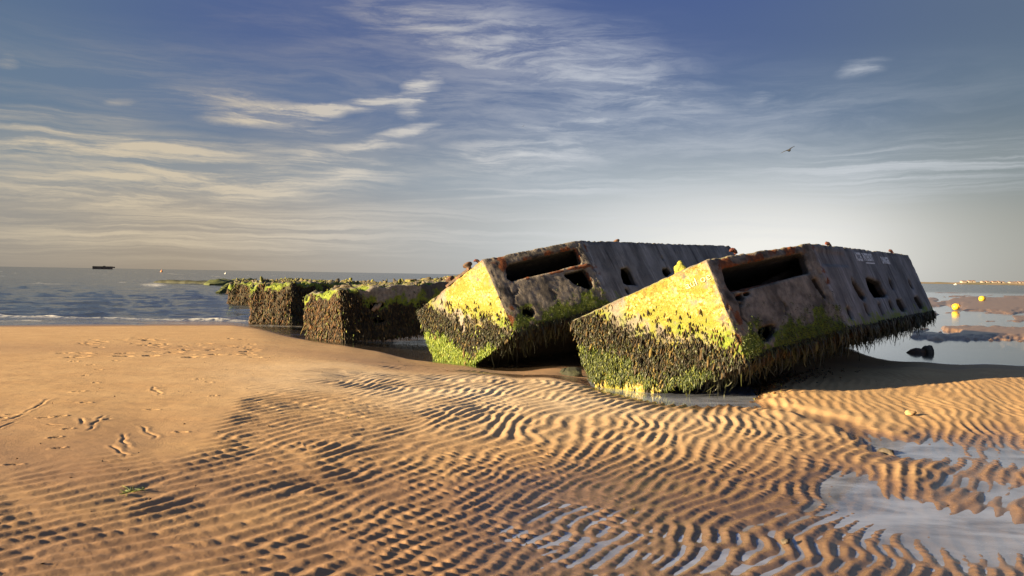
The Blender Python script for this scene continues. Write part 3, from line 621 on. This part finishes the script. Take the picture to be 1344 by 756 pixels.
        blobs('hanging_mussels', co2[i], hang(i, .25), S, MUSSEL, root, RNG.uniform(0, .8, n2))
        i = pick(wt * (1 + 3 * (z < .06)), 2600); n = len(i); strips('hanging_weed', co2[i], np.repeat(down[None], n, 0), nor[i], RNG.uniform(.08, .36, n) * RNG.uniform(.5, 1, n), RNG.uniform(.014, .045, n), WEED_DK, root, RNG.uniform(0, 1, n) ** 1.3)
        gw = gre * T * vis * (1 - .7 * mus) * (wz > (.03 if s == 1 else -.30)); i = pick(gw * sstep(hi + .1, lo, wz), 2600); n = len(i)
        strips('green_weed', co2[i], np.repeat(down[None], n, 0), nor[i], RNG.uniform(.04, .11, n), RNG.uniform(.010, .024, n), WEED_BR if s != 1 else WEED, root, RNG.uniform(0, 1, n))
        gw = gre * Mi * vis; i = pick(gw, 1500); n = len(i)
        strips('algae_tufts', co2[i], np.repeat(down[None], n, 0), nor[i], RNG.uniform(.025, .06, n), RNG.uniform(.008, .018, n), WEED, root, RNG.uniform(0, .7, n))
    else:
        n1 = 7600 if style == 'third' else 4600
        v2 = skin & (wz > SEA - .08) & (wz < 1.6) & ((face == 0) | (face == 1) | (face == 2) | (face == 5))
        fc = MUSSEL_OR
        i = pick(mus * v2 * ((face == 0) | (face == 5)) + 1e-9 * v2, n1 // 2); n = len(i)
        blobs('rusty_mussel_crust', co2[i], hang(i), np.stack([.075 * np.exp(RNG.normal(size=n) * .5), .014 * np.exp(RNG.normal(size=n) * .35)], 1), MUSSEL_OR, root, RNG.uniform(0, 1, n))
        i = pick(mus * v2 * ((face == 1) | (face == 2)) + 1e-9 * v2, n1 // 2); n = len(i)
        blobs('mussel_crust', co2[i], hang(i), np.stack([.085 * np.exp(RNG.normal(size=n) * .45), .015 * np.exp(RNG.normal(size=n) * .35)], 1), MUSSEL, root, RNG.uniform(0, .95, n) ** 1.2)
        i = pick((gre * (1 - .5 * mus) * (v2 | ((face == 3) & skin)) * (1 + 1.5 * edge)), 1100); n = len(i)
        strips('green_weed', co2[i], np.repeat(down[None], n, 0) * .7 + nor[i] * .3, nor[i], RNG.uniform(.04, .11, n), RNG.uniform(.02, .045, n), WEED, root, RNG.uniform(0, 1, n))
    if style != 'near':
        dm = (face == 3) & skin; n = 420; i = pick(dm * np.clip(.35 + nA, 0, 1) * (y > .1), n)
        D = nor[i] * .3 + RNG.normal(size=(n, 3)) * [1, 1, .25]; S = np.stack([RNG.uniform(.06, .32, n) * RNG.uniform(.4, 1, n), RNG.uniform(.03, .09, n)], 1)
        blobs('deck_rubble', co2[i] - nor[i] * .02, D, S, RUBBLE, root, RNG.uniform(0, 1, n))
    bvh = BVHTree.FromPolygons([tuple(v) for v in co2[:, :]], [tuple(f) for f in F]) if style == 'near' else None
    return root, place, bvh
def lettering(name, text, root, bvh, place, face, u0, u1, v0, v1, mat, slant=0.0, rot=0.0):
    """paint on the concrete: the letters are laid on the rough surface"""
    cu = bpy.data.curves.new(name, 'FONT'); cu.body = text; cu.size = 1; cu.extrude = 0; cu.offset = .05 if name == 'warning_lettering' else 0.0; cu.resolution_u = 3
    o = bpy.data.objects.new('tmp', cu); COL.objects.link(o); dg = bpy.context.evaluated_depsgraph_get(); e = o.evaluated_get(dg)
    me = bpy.data.meshes.new_from_object(e); bpy.data.objects.remove(o)
    bm = bmesh.new(); bm.from_mesh(me); bmesh.ops.triangulate(bm, faces=bm.faces); bmesh.ops.subdivide_edges(bm, edges=[e for e in bm.edges if e.calc_length() > .12], cuts=2)
    xs = [v.co.x for v in bm.verts]; ys = [v.co.y for v in bm.verts]; x0, x1, y0, y1 = min(xs), max(xs), min(ys), max(ys)
    for v in bm.verts:
        a, b = (v.co.x - x0) / (x1 - x0), (v.co.y - y0) / (y1 - y0)
        conform(v, place, face, u0 + (u1 - u0) * a + slant * b, v0 + (v1 - v0) * b + rot * a, bvh)
    return bm_link(name, bm, mat, root)
def conform(v, place, face, u, w_, bvh, off=.013):
    a = place(face, u, w_, .15); b = place(face, u, w_, -.1); d = (b - a).normalized(); h = bvh.ray_cast(a, d, .3)
    v.co = (h[0] if h[0] is not None else place(face, u, w_, 0)) - d * off

# ---- pontoon nearest to the camera
QA = [2.367, 11.832, 0.02, -0.636, -0.413, 0.008, 8.215, 2.551, 0.791, 2.48, 1.55]
HA = [('mid', [(.25, 1.0), (.20, 1.1), (.25, 1.36), (.8, 1.385), (2.39, 1.40), (2.33, 1.05), (1.6, 1.03), (1.05, 1.0), (.6, .985)], .3),
      ('mid', [(.30, .94), (.36, .84), (.52, .89), (.78, .92), (.95, .95), (.9, .96), (.5, .955)], .3),
      ('mid', [(2.27, .95), (2.44, .95), (2.49, .55), (2.41, .60), (2.33, .74)], .3),
      ('mid', [(.49, .35), (.56, .40), (.8, .41), (.98, .40), (.93, .30), (.81, .24), (.64, .17), (.50, .20)], .3),
      ('mid', [(1.40, .70), (1.47, .72), (1.49, .66), (1.43, .63)], .3),
      ('side', [(2.68, 1.44), (4.5, 1.42), (4.4, 1.13), (2.68, 1.13)], .035),
      ('transom', [(-.77, .65), (-.68, .67), (-.58, .53), (-.74, .5)], .3), ('transom', [(.67, .33), (.75, .34), (.77, .25), (.69, .25)], .3)]
for pts in ([(4.26, .91), (4.35, .81), (4.63, .57), (4.38, .5), (4.19, .58), (4.15, .76)], [(5.32, .90), (5.56, .93), (5.97, .89), (6.36, .81), (6.36, .69), (6.47, .55), (6.24, .51), (5.31, .52), (5.21, .66)],
            [(7.3, .89), (7.43, .83), (7.4, .68), (7.17, .67), (7.18, .79)], [(9.42, .87), (9.51, .81), (9.53, .67), (9.33, .66), (9.23, .78)], [(3.1, .39), (3.25, .37), (3.2, .21), (3.05, .19), (3.0, .28)],
            [(4.31, .41), (4.45, .39), (4.46, .22), (4.31, .2), (4.21, .28)], [(5.36, .38), (5.52, .37), (5.45, .18), (5.3, .17), (5.29, .29)], [(6.37, .41), (6.57, .41), (6.56, .27), (6.36, .22), (6.26, .28)],
            [(7.14, .41), (7.57, .41), (7.65, .24), (7.52, .17), (7.13, .2), (7.05, .31)], [(9.17, .42), (9.55, .43), (9.71, .23), (9.56, .17), (9.15, .19), (9.08, .35)]):
    cx_, cy_ = sum(p[0] for p in pts) / len(pts), sum(p[1] for p in pts) / len(pts); k_ = 1.12 if len(pts) > 8 else 1.32
    HA.append(('side', [(cx_ + (a - cx_) * k_, max(.09, cy_ + (b - cy_) * (k_ - .1))) for a, b in pts], .3))
rA, plA, bvA = pontoon('nearest listing concrete pontoon with white painted warning letters on its dark side', QA, HA, .03, 'near', 1.0)
def rough_bar(name, p, q, r, parent, n=24, mat=None):
    bm = bmesh.new(); pts = []; rad = []
    for i in range(n + 1):
        s = i / n; v = p.lerp(q, s); pts.append(v + Vector((random.uniform(-1, 1), random.uniform(-1, 1), random.uniform(-1, 1))) * r * .18); rad.append(r * random.uniform(.75, 1.2))
    tube(bm, pts, rad, 7, .18); return bm_link(name, bm, mat or RUST, parent, True)
rough_bar('reinforcing_bar', plA('mid', .2, .965, -.07), plA('mid', 2.42, 1.0, -.05), .036, rA)
rough_bar('reinforcing_bar', plA('mid', .2, 1.005, -.12), plA('mid', 2.42, 1.035, -.11), .02, rA)
rough_bar('broken_beam', plA('mid', .5, .75, -1.6), plA('mid', 2.9, 1.28, -.7), .07, rA, 10, simple_mat('inner_beam', (.13, .10, .08), (.07, .05, .04)))
HOOK = simple_mat('rusty_hook', (.16, .04, .025), (.05, .022, .016), .85, 14, .8, 0, .02)
def eye_hook(root, p, h, up):
    bm = bmesh.new(); tube(bm, [p, p + up * h * .5, p + up * h * .8 + Vector((0, -.03, 0)), p + up * h + Vector((-.02, -.06, 0)), p + up * h * .85 + Vector((-.03, -.11, 0))], [.032, .03, .034, .03, .014], 7, .15)
    return bm_link('lifting_hook', bm, HOOK, root, True)
eye_hook(rA, plA('side', 4.01, 1.52, -.08), .11, Vector((0, 0, 1))); eye_hook(rA, plA('side', 9.34, 1.52, -.08), .13, Vector((0, 0, 1))); eye_hook(rA, plA('deck', 1.5, .5, -.03), .07, Vector((0, 0, 1)))
lettering('warning_lettering', 'ACCES', rA, bvA, plA, 'side', 5.13, 5.64, 1.255, 1.445, PAINT)
lettering('warning_lettering', 'INTERDIT', rA, bvA, plA, 'side', 5.75, 6.56, 1.27, 1.44, PAINT)
lettering('warning_lettering', 'DANGER', rA, bvA, plA, 'side', 7.30, 8.06, 1.23, 1.40, PAINT)
bm = bmesh.new(); vs = [[bm.verts.new((0, 0, 0)) for k in range(2)] for i in range(13)]
for i in range(13):
    for k in range(2): conform(vs[i][k], plA, 'side', 5.80 + .75 * i / 12, 1.215 + .03 * k, bvA, .008)
for i in range(12): bm.faces.new((vs[i][0], vs[i+1][0], vs[i+1][1], vs[i][1]))
bm_link('warning_underline', bm, PAINT, rA)
lettering('graffiti', 'aul oe', rA, bvA, plA, 'transom', .80, 1.20, 1.25, 1.355, GRAFF)
# loose chunk of concrete at the deck edge above the yellow end belongs to the hull
bm = bmesh.new(); bmesh.ops.create_icosphere(bm, subdivisions=3, radius=.12)
for v in bm.verts:
    v.co = Vector((v.co.x * .9, v.co.y * .8, v.co.z * 1.1)) * (1 + .5 * float(perlin([v.co.x * 9], [v.co.y * 9], [v.co.z * 9])[0]))
MOSSY = simple_mat('mossy_rubble', (.42, .36, .05), (.16, .18, .03), .9, 9, .8, 0, .03)
o = bm_link('mossy_lump', bm, MOSSY, rA, True, plA('deck', .72, .22, .03))

# ---- second pontoon
QB = [-0.693, 17.157, -0.121, -0.707, -0.532, 0.027, 7.993, 2.482, 0.881, 2.328, 1.76]
HB = [('mid', [(.46, 1.44), (.6, 1.53), (2.47, 1.57), (2.41, 1.17), (1.66, 1.15), (.45, 1.12), (.38, 1.19)], .3),
      ('mid', [(1.77, 1.03), (2.43, 1.04), (2.44, .81), (2.43, .58), (2.28, .53), (1.96, .74)], .3),
      ('mid', [(.39, .39), (.42, .46), (.5, .49), (.6, .48), (.67, .41), (.69, .33), (.64, .26), (.54, .23), (.45, .25), (.40, .31)], .3)]
for pts in ([(3.69, .97), (3.97, 1.0), (4.04, .92), (3.99, .55), (3.5, .6), (3.54, .78)], [(5.67, .97), (5.95, .99), (6.03, .86), (5.62, .73), (5.57, .86)], [(3.42, .45), (3.55, .45), (3.53, .31), (3.42, .29), (3.38, .39)], [(5.9, 1.34), (5.98, 1.34), (5.97, 1.23), (5.89, 1.23)]):
    cx_, cy_ = sum(p[0] for p in pts) / len(pts), sum(p[1] for p in pts) / len(pts)
    HB.append(('side', [(cx_ + (a - cx_) * 1.15, cy_ + (b - cy_) * 1.15) for a, b in pts], .3))
rB, plB, bvB = pontoon('second listing concrete pontoon with a pair of bollards and a bright green foot', QB, HB, .035, 'near', .9)
rough_bar('reinforcing_bar', plB('mid', .42, 1.09, -.06), plB('mid', 2.60, 1.10, -.02), .05, rB)
rough_bar('reinforcing_bar', plB('mid', 2.45, 1.6, -.05), plB('mid', 2.46, .5, -.05), .035, rB)
def bollard(root, p, mat, sc=1.0, tilt=0.0):
    bm = bmesh.new(); lathe(bm, [(.13*sc, -.05), (.125*sc, .02), (.10*sc, .05*sc), (.09*sc, .16*sc), (.10*sc, .21*sc), (.17*sc, .25*sc), (.18*sc, .29*sc), (.16*sc, .33*sc), (.08*sc, .345*sc)], 14, Matrix.Translation(p) @ Matrix.Rotation(tilt, 4, 'Y'))
    return bm_link('mooring_bollard', bm, mat, root, True)
bollard(rB, plB('deck', -.02, .16, 0), IRON, .62); bollard(rB, plB('deck', .60, .16, 0), IRON, .62)
bm = bmesh.new(); tube(bm, [plB('deck', u, .05, .03) for u in (-.1, .1, .35, .6, .7)], .035, 4, .1); bm_link('bollard_rail', bm, IRON, rB)
bollard(rB, plB('side', 4.43, 1.74, -.2), IRON, .5); eye_hook(rB, plB('deck', .95, .12, -.02), .12, Vector((0, 0, 1)))

# ---- the three upright ones further out (scaled about the camera so that they stand in the water)
def q_scaled(q, s):
    P = np.array([0, 0, CAMH]) + s * (np.array(q[:3]) - [0, 0, CAMH]); return [*P, *q[3:6], *[v * s for v in q[6:]]]
QC = q_scaled([-6.321, 27.21, -0.735, -0.709, -0.044, 0.067, 9.0, 2.655, 1.099, 2.025, 1.801], .84)
HC = [('mid', [(.98*.84, 1.02*.84), (1.0*.84, 1.2*.84), (1.2*.84, 1.28*.84), (1.5*.84, 1.25*.84), (1.55*.84, 1.1*.84), (1.3*.84, 1.02*.84)], .3), ('mid', [(1.05*.84, .46), (1.5*.84, .46), (1.5*.84, .62), (1.1*.84, .62)], .3)]
rC, plC, _ = pontoon('upright mossy concrete pontoon with a jagged hole in its pale brown bow', QC, HC, .04, 'third', .84, .30)
for k, (u, v) in enumerate(((.90, .88), (1.02, .92))):
    bm = bmesh.new(); tube(bm, [plC('mid', u, v - .06, .03), plC('mid', u + .14, v + .10, -.04)], .055, 8, .05); bm_link('pipe_stub', bm, simple_mat('pale_pipe%d' % k, (.36, .26, .17), (.22, .14, .09)), rC, True)
QD = q_scaled([-11.463, 38.16, -0.852, -0.23, 0.009, 0.026, 8.07, 2.494, 0.843, 2.155, 2.0], .777); QD[5] = -.012
rD, plD, _ = pontoon('fourth pontoon, mussel covered, its sunlit rust brown end at the edge of the surf', QD, [], .05, 'far', .777, .75)
QE = q_scaled([-20.118, 61.588, -0.967, -0.219, 0.04, 0.0, 8.088, 2.498, 0.835, 2.6, 1.75], .744)
QE[0] -= .35
rE, plE, _ = pontoon('farthest upright pontoon, low and green with weed, standing in the sea', QE, [], .06, 'far', .744, .95)
# deck rubble on the third pontoon: mossy lumps and broken slabs are loose stones of their own
def rock(name, p, sx, sy, sz, mat, rz=0.0, seed=0, flat=.0, sub=3):
    bm = bmesh.new(); bmesh.ops.create_icosphere(bm, subdivisions=sub, radius=1)
    for v in bm.verts:
        n = float(fbm(np.array([v.co.x * 1.3 + seed * 7.1]), np.array([v.co.y * 1.3]), np.array([v.co.z * 1.3 + seed]), 3)[0]); c_ = v.co * (1 + .45 * n)
        if flat: c_.z = max(-.6, min(.6, c_.z))
        v.co = Vector((c_.x * sx, c_.y * sy, c_.z * sz))
    o = bm_link(name, bm, mat, None, True); o.location = p; o.rotation_euler = (0, 0, rz); return o
STONE_G = simple_mat('weedy_stone', (.09, .12, .02), (.18, .15, .05), .9, 5, .8, 0, .03)
STONE_B = simple_mat('dark_stone', (.05, .042, .035), (.13, .10, .07), .85, 6, .7, 0, .03)

def on_deck(pl, root, u, v, out=.0):
    Mr = root.rotation_euler.to_matrix(); return Mr @ pl('deck', u, v, out) + root.location
dk = [(.55, .5, .13, 'flat grey slab lying on the front edge of the mossy deck', STONE_B), (-.35, .9, .10, 'small dark stone on the mossy deck near its left corner', STONE_B), (.9, 2.6, .14, 'green mossy lump in the middle of the upright pontoon deck', STONE_G),
      (-.2, 3.6, .13, 'dark lump standing at the left back of the mossy deck', STONE_B), (1.1, 5.2, .12, 'blocky stub on the skyline of the mossy deck', STONE_B), (1.3, 7.4, .12, 'small block on the deck skyline beside the bollards', STONE_B)]
for k, (u, v, r, lab, mt) in enumerate(dk):
    o = rock('rubble_stone', on_deck(plC, rC, u, v, r * .25), r * 1.5, r, r * .7, mt, k, k, 1); tag(o, lab, 'stone', 'rubble on the mossy deck')

# ---- low reef of sunken floats and the leaning slab
REEFM = simple_mat('black_weed', (.016, .018, .010), (.035, .038, .015), .8, 5, .8, 0, .03)
REEFG = simple_mat('green_black_weed', (.03, .045, .010), (.09, .10, .02), .8, 5, .8, 0, .03)
def reef(name, pix, half, top, lab, mat, cat, seedv):
    """long low hump lying in the water between two spots"""
    p, q = at(*pix[0], SEA), at(*pix[1], SEA); n, m_ = 60, 11; V = []
    d = (q - p)[:2]; L = np.hypot(*d); d = d / L; nn = np.array([-d[1], d[0]])
    for i in range(n):
        s = i / (n - 1); c0 = p[:2] + d * L * s
        for j in range(m_):
            a = math.pi * j / (m_ - 1); rr = half * (1 + .25 * float(perlin([s * 9 + seedv], [j * .4], [seedv])[0])) * min(1, 8 * s + .25, 8 * (1 - s) + .25)
            hgt = (top - SEA) * (1 + .5 * float(perlin([s * L * .5], [j * .5 + seedv], [2.2])[0])) * min(1, 5 * s + .2)
            V.append((c0[0] + nn[0] * math.cos(a) * rr, c0[1] + nn[1] * math.cos(a) * rr, SEA - .3 + (hgt + .3) * min(1, 1.6 * math.sin(a))))
    me = mesh_np(name, np.array(V), grid_faces(n, m_)); o = link(name, me, mat); tag(o, lab, cat); return o
reef('sunken_pontoon', ((203, 370.5), (285, 372.5)), 1.2, .05, 'long low black sunken pontoon just breaking the sea surface', REEFM, 'wreck', 1)
reef('sunken_pontoon', ((278, 374.0), (330, 372.5)), 1.6, .38, 'low green sunken pontoon between the black reef and the leaning slab', REEFG, 'wreck', 4)
p = at(296, 384, SEA); q = at_depth(318, 368.5, p[1] + 2.5)
bm = bmesh.new(); a_ = Vector(p) + Vector((0, 0, -.3)); b_ = Vector(q); dv = b_ - a_; nn = Vector((.3, 1, .1)).normalized(); upv = dv.cross(nn).normalized()
segs = 14; rows = []
for i in range(segs + 1):
    s = i / segs; c0 = a_ + dv * s; ring = []
    for (k1, k2) in ((-1, -1), (1, -1), (1, 1), (-1, 1)):
        ring.append(bm.verts.new(c0 + nn * k1 * 2.0 * (1 + .1 * random.uniform(-1, 1)) + upv * k2 * .22 * (1 + .3 * random.uniform(-1, 1))))
    rows.append(ring)
for r0, r1 in zip(rows, rows[1:]):
    for k in range(4): bm.faces.new((r0[k], r0[(k+1) % 4], r1[(k+1) % 4], r1[k]))
bm.faces.new(rows[0][::-1]); bm.faces.new(rows[-1])
o = bm_link('leaning_slab', bm, REEFG); tag(o, 'green weedy slab sloping down into the sea beside the farthest pontoon', 'slab')

# ------------------------------------------------------------------ far things
# concrete caisson on the horizon
cc = at_depth(136, 351, 1500); th = math.atan2(-cc[0], cc[1])
root = empty('caisson', (cc[0], cc[1], SEA), (0, 0, th)); tag(root, 'long flat dark caisson standing on the horizon of the open sea', 'caisson')
CAI = simple_mat('caisson_concrete', (.07, .055, .045), (.13, .10, .08), .9, .2, .2)
def box(bm, x0, x1, y0, y1, z0, z1):
    v = [bm.verts.new(p) for p in ((x0,y0,z0),(x1,y0,z0),(x1,y1,z0),(x0,y1,z0),(x0,y0,z1),(x1,y0,z1),(x1,y1,z1),(x0,y1,z1))]
    for f in ((3,2,1,0),(4,5,6,7),(0,1,5,4),(1,2,6,5),(2,3,7,6),(3,0,4,7)): bm.faces.new([v[i] for i in f])
bm = bmesh.new(); box(bm, -18.5, 15, -8, 8, -1, 5.4); bm_link('caisson_wall', bm, CAI, root)
bm = bmesh.new(); box(bm, 15.02, 19, -6, 6, 2.6, 4.9); bm_link('overhanging_deck', bm, CAI, root)
bm = bmesh.new(); box(bm, -1.0, 3, -3, 3, 5.42, 6.3); bm_link('deck_house', bm, CAI, root)
# floating buoys far out
def float_buoy(px, py, Y, r, col, lab):
    p = at_depth(px, py, Y); bm = bmesh.new()
    lathe(bm, [(r*.5, -.5*r), (r*.95, -.15*r), (r, .15*r), (r*.8, .6*r), (r*.35, 1.1*r), (r*.15, 1.6*r), (r*.12, 2.0*r)], 14)
    o = bm_link('buoy', bm, simple_mat('buoy_paint', col, tuple(c * .8 for c in col), .5, .6, .05), None, True); o.location = (p[0], p[1], SEA + .1 * r); tag(o, lab, 'buoy')
float_buoy(212, 357, 560, .85, (.75, .30, .12), 'orange buoy afloat on the open sea right of the distant caisson')
float_buoy(296, 359, 420, .5, (.8, .8, .76), 'white buoy afloat on the open sea above the low black reef')
# yellow buoys stranded on the far sand bar
YEL = simple_mat('yellow_plastic', (.66, .44, .03), (.55, .35, .03), .45, 3, .1); ORG = simple_mat('orange_end', (.70, .33, .02), (.6, .26, .02), .5, 3, .1)
def yellow_buoy(px, py, size, tilt, rz, lab):
    p = at(px, py, -.24); root = empty('mooring_buoy', (p[0], p[1], -.24)); tag(root, lab, 'buoy', 'yellow buoys on the sand bar')
    Mx = Matrix.Translation((0, 0, size * .52)) @ Matrix.Rotation(rz, 4, 'Z') @ Matrix.Rotation(tilt, 4, 'Y')
    bm = bmesh.new(); s = size; lathe(bm, [(.16*s, -.55*s), (.42*s, -.45*s), (.52*s, -.2*s), (.52*s, .12*s), (.40*s, .38*s)], 14, Mx); bm_link('float_body', bm, YEL, root, True)
    bm = bmesh.new(); lathe(bm, [(.40*s, .382*s), (.36*s, .46*s), (.2*s, .56*s), (.07*s, .62*s), (.06*s, .7*s)], 14, Mx); bm_link('float_nose', bm, ORG, root, True)
yellow_buoy(1254.5, 407, .44, R_(70), R_(-25), 'rounder yellow buoy on wet sand close to the dark wreck corner')
yellow_buoy(1289, 395.5, .54, R_(88), R_(8), 'flatter yellow buoy lying farther out on the sand bar')
# low coast with houses on the right horizon
def coast():
    X0, X1, Y0 = 470, 1150, 1060; n = 160; V = []
    xs = np.linspace(X0, X1, n)
    hh = 1.2 + 1.6 * sstep(X0, 640, xs) + .9 * fbm(xs * .02, xs * 0, None, 3) + .5 * fbm(xs * .11, xs * 0 + 5, None, 2)
    for k, (dy, f) in enumerate(((0, 0), (6, .25), (16, .8), (40, 1.0), (120, .9), (200, 0))):
        V.append(np.stack([xs * (1 + dy / Y0), np.full(n, Y0 + dy), -.6 + (hh + .6) * f * sstep(X0, X0 + 60, xs)], 1))
    me = mesh_np('far_coast', np.concatenate(V), grid_faces(6, n)); me.flip_normals()
    o = link('far_coast', me, simple_mat('far_dunes', (.26, .18, .11), (.12, .115, .06), .95, .03, .2)); tag(o, 'low dunes on the right horizon', kind='structure')
    HW = simple_mat('house_wall', (.46, .40, .33), (.32, .27, .22), .9, .1, .1); RF = simple_mat('house_roof', (.20, .11, .08), (.13, .09, .08), .9, .1, .1)
    for k, px in enumerate((1264, 1272, 1277, 1289, 1295, 1304, 1310, 1316, 1327, 1332, 1337, 1342)):
        x = (px - CX) / FPX * (Y0 + 22); wd = RNG.uniform(2.6, 6); h = RNG.uniform(1.5, 2.4); g = float(np.interp(x, xs, hh)) * .8 - .6
        root = empty('house', (x, Y0 + 22, g)); tag(root, 'tiny pale house on the far dunes', 'house', 'houses on the far dunes')
        bm = bmesh.new(); box(bm, -wd/2, wd/2, -3, 3, -.8, h); bm_link('wall', bm, HW, root)
        bm = bmesh.new(); r = 1.2; v = [bm.verts.new(c_) for c_ in ((-wd/2-.3, -3.4, h+.01), (wd/2+.3, -3.4, h+.01), (wd/2+.3, 3.4, h+.01), (-wd/2-.3, 3.4, h+.01), (-wd/2, 0, h+r), (wd/2, 0, h+r))]
        for f in ((0,1,5,4), (2,3,4,5), (1,2,5), (3,0,4), (3,2,1,0)): bm.faces.new([v[i] for i in f])
        bm_link('roof', bm, RF, root)
coast()
# small white boat under the dunes
p = at_depth(1254.5, 374, 700); root = empty('boat', (p[0], p[1], SEA)); tag(root, 'tiny white boat in front of the far dunes', 'boat')
WHT = simple_mat('boat_white', (.8, .79, .76), (.7, .69, .66), .5, .5, .05)
bm = bmesh.new(); secs = [(-1.5, .5, .55), (-.5, .6, .5), (.6, .5, .6), (1.4, .2, .75), (1.7, .03, .85)]; R2 = []
for (x, hw_, zt) in secs: R2.append([bm.verts.new((x, -hw_, zt)), bm.verts.new((x, -hw_ * .6, -.1)), bm.verts.new((x, hw_ * .6, -.1)), bm.verts.new((x, hw_, zt))])
for r0, r1 in zip(R2, R2[1:]):
    for k in range(4): bm.faces.new((r0[k], r0[(k+1) % 4], r1[(k+1) % 4], r1[k]))
bm.faces.new(R2[0][::-1]); bm.faces.new(R2[-1]); bm_link('boat_hull', bm, WHT, root)
bm = bmesh.new(); box(bm, -.6, .3, -.3, .3, .62, 1.1); bm_link('cabin', bm, WHT, root)

# ------------------------------------------------------------------ near things
# rusted bollard lying half sunk in the pool behind the wreck
p = at(1206, 463, SEA); root = empty('sunken_bollard', (p[0], p[1], SEA)); root.rotation_euler = (0, 0, R_(6)); tag(root, 'dark broken bollard lying half sunk in the still pool', 'bollard')
Mx = Matrix.Rotation(R_(90), 4, 'Y'); bm = bmesh.new(); lathe(bm, [(.012, -.36), (.05, -.30), (.10, -.22), (.135, -.10), (.13, 0), (.10, .12), (.10, .145)], 14, Mx); bm_link('post', bm, IRON, root, True)
bm = bmesh.new(); lathe(bm, [(.14, .147), (.19, .17), (.205, .22), (.195, .28), (.215, .33), (.18, .345)], 9, Mx)
for v in bm.verts: v.co *= 1 + .08 * random.uniform(-1, 1)
bm_link('flared_foot', bm, STONE_B, root)
# stones between the wrecks, the gap pair coloured near black to stand for shade
def gz(x, y): return float(sand_height(np.array([x]), np.array([y]))[0][0])
for k, (x, y, r, lab) in enumerate(((752, 489, .15, 'dark wet stone in the gap between the two leaning wrecks'), (742, 485, .10, 'smaller dark stone behind the wet stone in the gap'), (1163, 592, .07, 'brown stone beside the drainage channel right of the wreck'))):
    p = at(x, y, -.15 if k < 2 else -.06); o = rock('stone', (p[0], p[1], gz(p[0], p[1]) + r * .15), r * 1.3, r, r * .8, REEFM if k < 2 else STONE_B, k, 20 + k); tag(o, lab, 'stone')
p = at(1195, 544, -.02); o = rock('stone', (p[0], p[1], gz(p[0], p[1]) + .02), .075, .05, .035, simple_mat('tan_stone', (.40, .27, .13), (.28, .18, .09)), .3, 31); tag(o, 'small tan stone alone on the orange sand bar', 'stone')
p = at(1031, 713, -.07); o = rock('stone', (p[0], p[1], gz(p[0], p[1]) + .012), .03, .022, .018, STONE_B, .3, 33); tag(o, 'small black stone in the flooded ripples at the bottom', 'stone')
# shell litter at the edge of the bar
n = 420; pts = []; 
for k in range(n):
    x = 990 + abs(random.gauss(0, 1)) * 45; y = 497 + .12 * (1040 - x) + random.gauss(0, 4) + (6 if random.random() < .4 else 0); p = at(x, y, .0); pts.append(p[:2])
pts = np.array(pts); zz = sand_height(pts[:, 0], pts[:, 1])[0]; P3 = np.column_stack([pts, zz + .006])
o = blobs('shell_litter', P3, np.column_stack([RNG.normal(size=(n, 2)), RNG.normal(size=n) * .2]), np.column_stack([RNG.uniform(.025, .06, n), RNG.uniform(.010, .02, n)]), MUSSEL_OR, None, RNG.uniform(0, 1, n)); tag(o, 'scatter of broken shells at the foot of the nearest wreck', 'shells', kind='stuff')
n = 260; pts = np.column_stack([RNG.uniform(-6, 8, n), RNG.uniform(4, 17, n)]); zz, mk = sand_height(pts[:, 0], pts[:, 1]); P3 = np.column_stack([pts, zz + .003])
o = blobs('shell_specks', P3, np.column_stack([RNG.normal(size=(n, 2)), RNG.normal(size=n) * .2]), np.column_stack([RNG.uniform(.01, .03, n), RNG.uniform(.005, .011, n)]), MUSSEL_OR, None, RNG.uniform(0, 1, n)); tag(o, 'specks of shell and grit spread over the sand', 'shells', kind='stuff')
p = at(175, 643, -.0); n = 70; i = RNG.normal(size=(n, 2)) * [.028, .028]; P3 = np.column_stack([p[0] + i[:, 0], p[1] + i[:, 1], [gz(p[0] + a, p[1] + b) + .006 for a, b in i]])
o = blobs('weed_scrap', P3, RNG.normal(size=(n, 3)) * [1, 1, .25], np.column_stack([RNG.uniform(.03, .07, n), RNG.uniform(.003, .006, n)]), WEED, None, RNG.uniform(.3, 1, n)); del o['kind']; tag(o, 'scrap of green seaweed stranded on the rippled sand', 'seaweed')

# ------------------------------------------------------------------ gulls
GULL = simple_mat('gull_feathers', (.03, .03, .035), (.015, .015, .018), .8, 8, .1)
def gull(px, py, Y, span, bank, lab):
    p = at_depth(px, py, Y); bm = bmesh.new(); H = span / 2; N = 13; rows = []
    for i in range(N):
        s = -1 + 2 * i / (N - 1); a = abs(s)
        zz = H * (.17 * math.sin(min(a, .5) / .5 * math.pi / 2) - .16 * max(0, a - .5)); ch = H * (.30 * (1 - a) ** .55 + .03); sw = H * (-.10 * min(a, .45) / .45 + .42 * max(0, a - .45)); tk = H * .035 * (1 - a) + .006
        body = math.exp(-(s / .10) ** 2)
        rows.append([bm.verts.new((s * H, sw - ch * .5 - body * H * .30, zz)), bm.verts.new((s * H, sw, zz + tk + body * H * .08)), bm.verts.new((s * H, sw + ch * .5 + body * H * .34, zz)), bm.verts.new((s * H, sw, zz - tk - body * H * .13))])
    for r0, r1 in zip(rows, rows[1:]):
        for k in range(4): bm.faces.new((r0[k], r0[(k+1) % 4], r1[(k+1) % 4], r1[k]))
    bm.faces.new(rows[0][::-1]); bm.faces.new(rows[-1])
    o = bm_link('gull', bm, GULL, None, True, p); o.rotation_euler = (R_(14), -bank, R_(8)); tag(o, lab, 'bird'); return o
gull(1035, 197.5, 75, 1.6, R_(28), 'gull gliding with outstretched wings over the nearest wreck')
gull(686.8, 165.7, 170, .75, R_(30), 'tiny dark bird high in the sky left of the gliding gull')
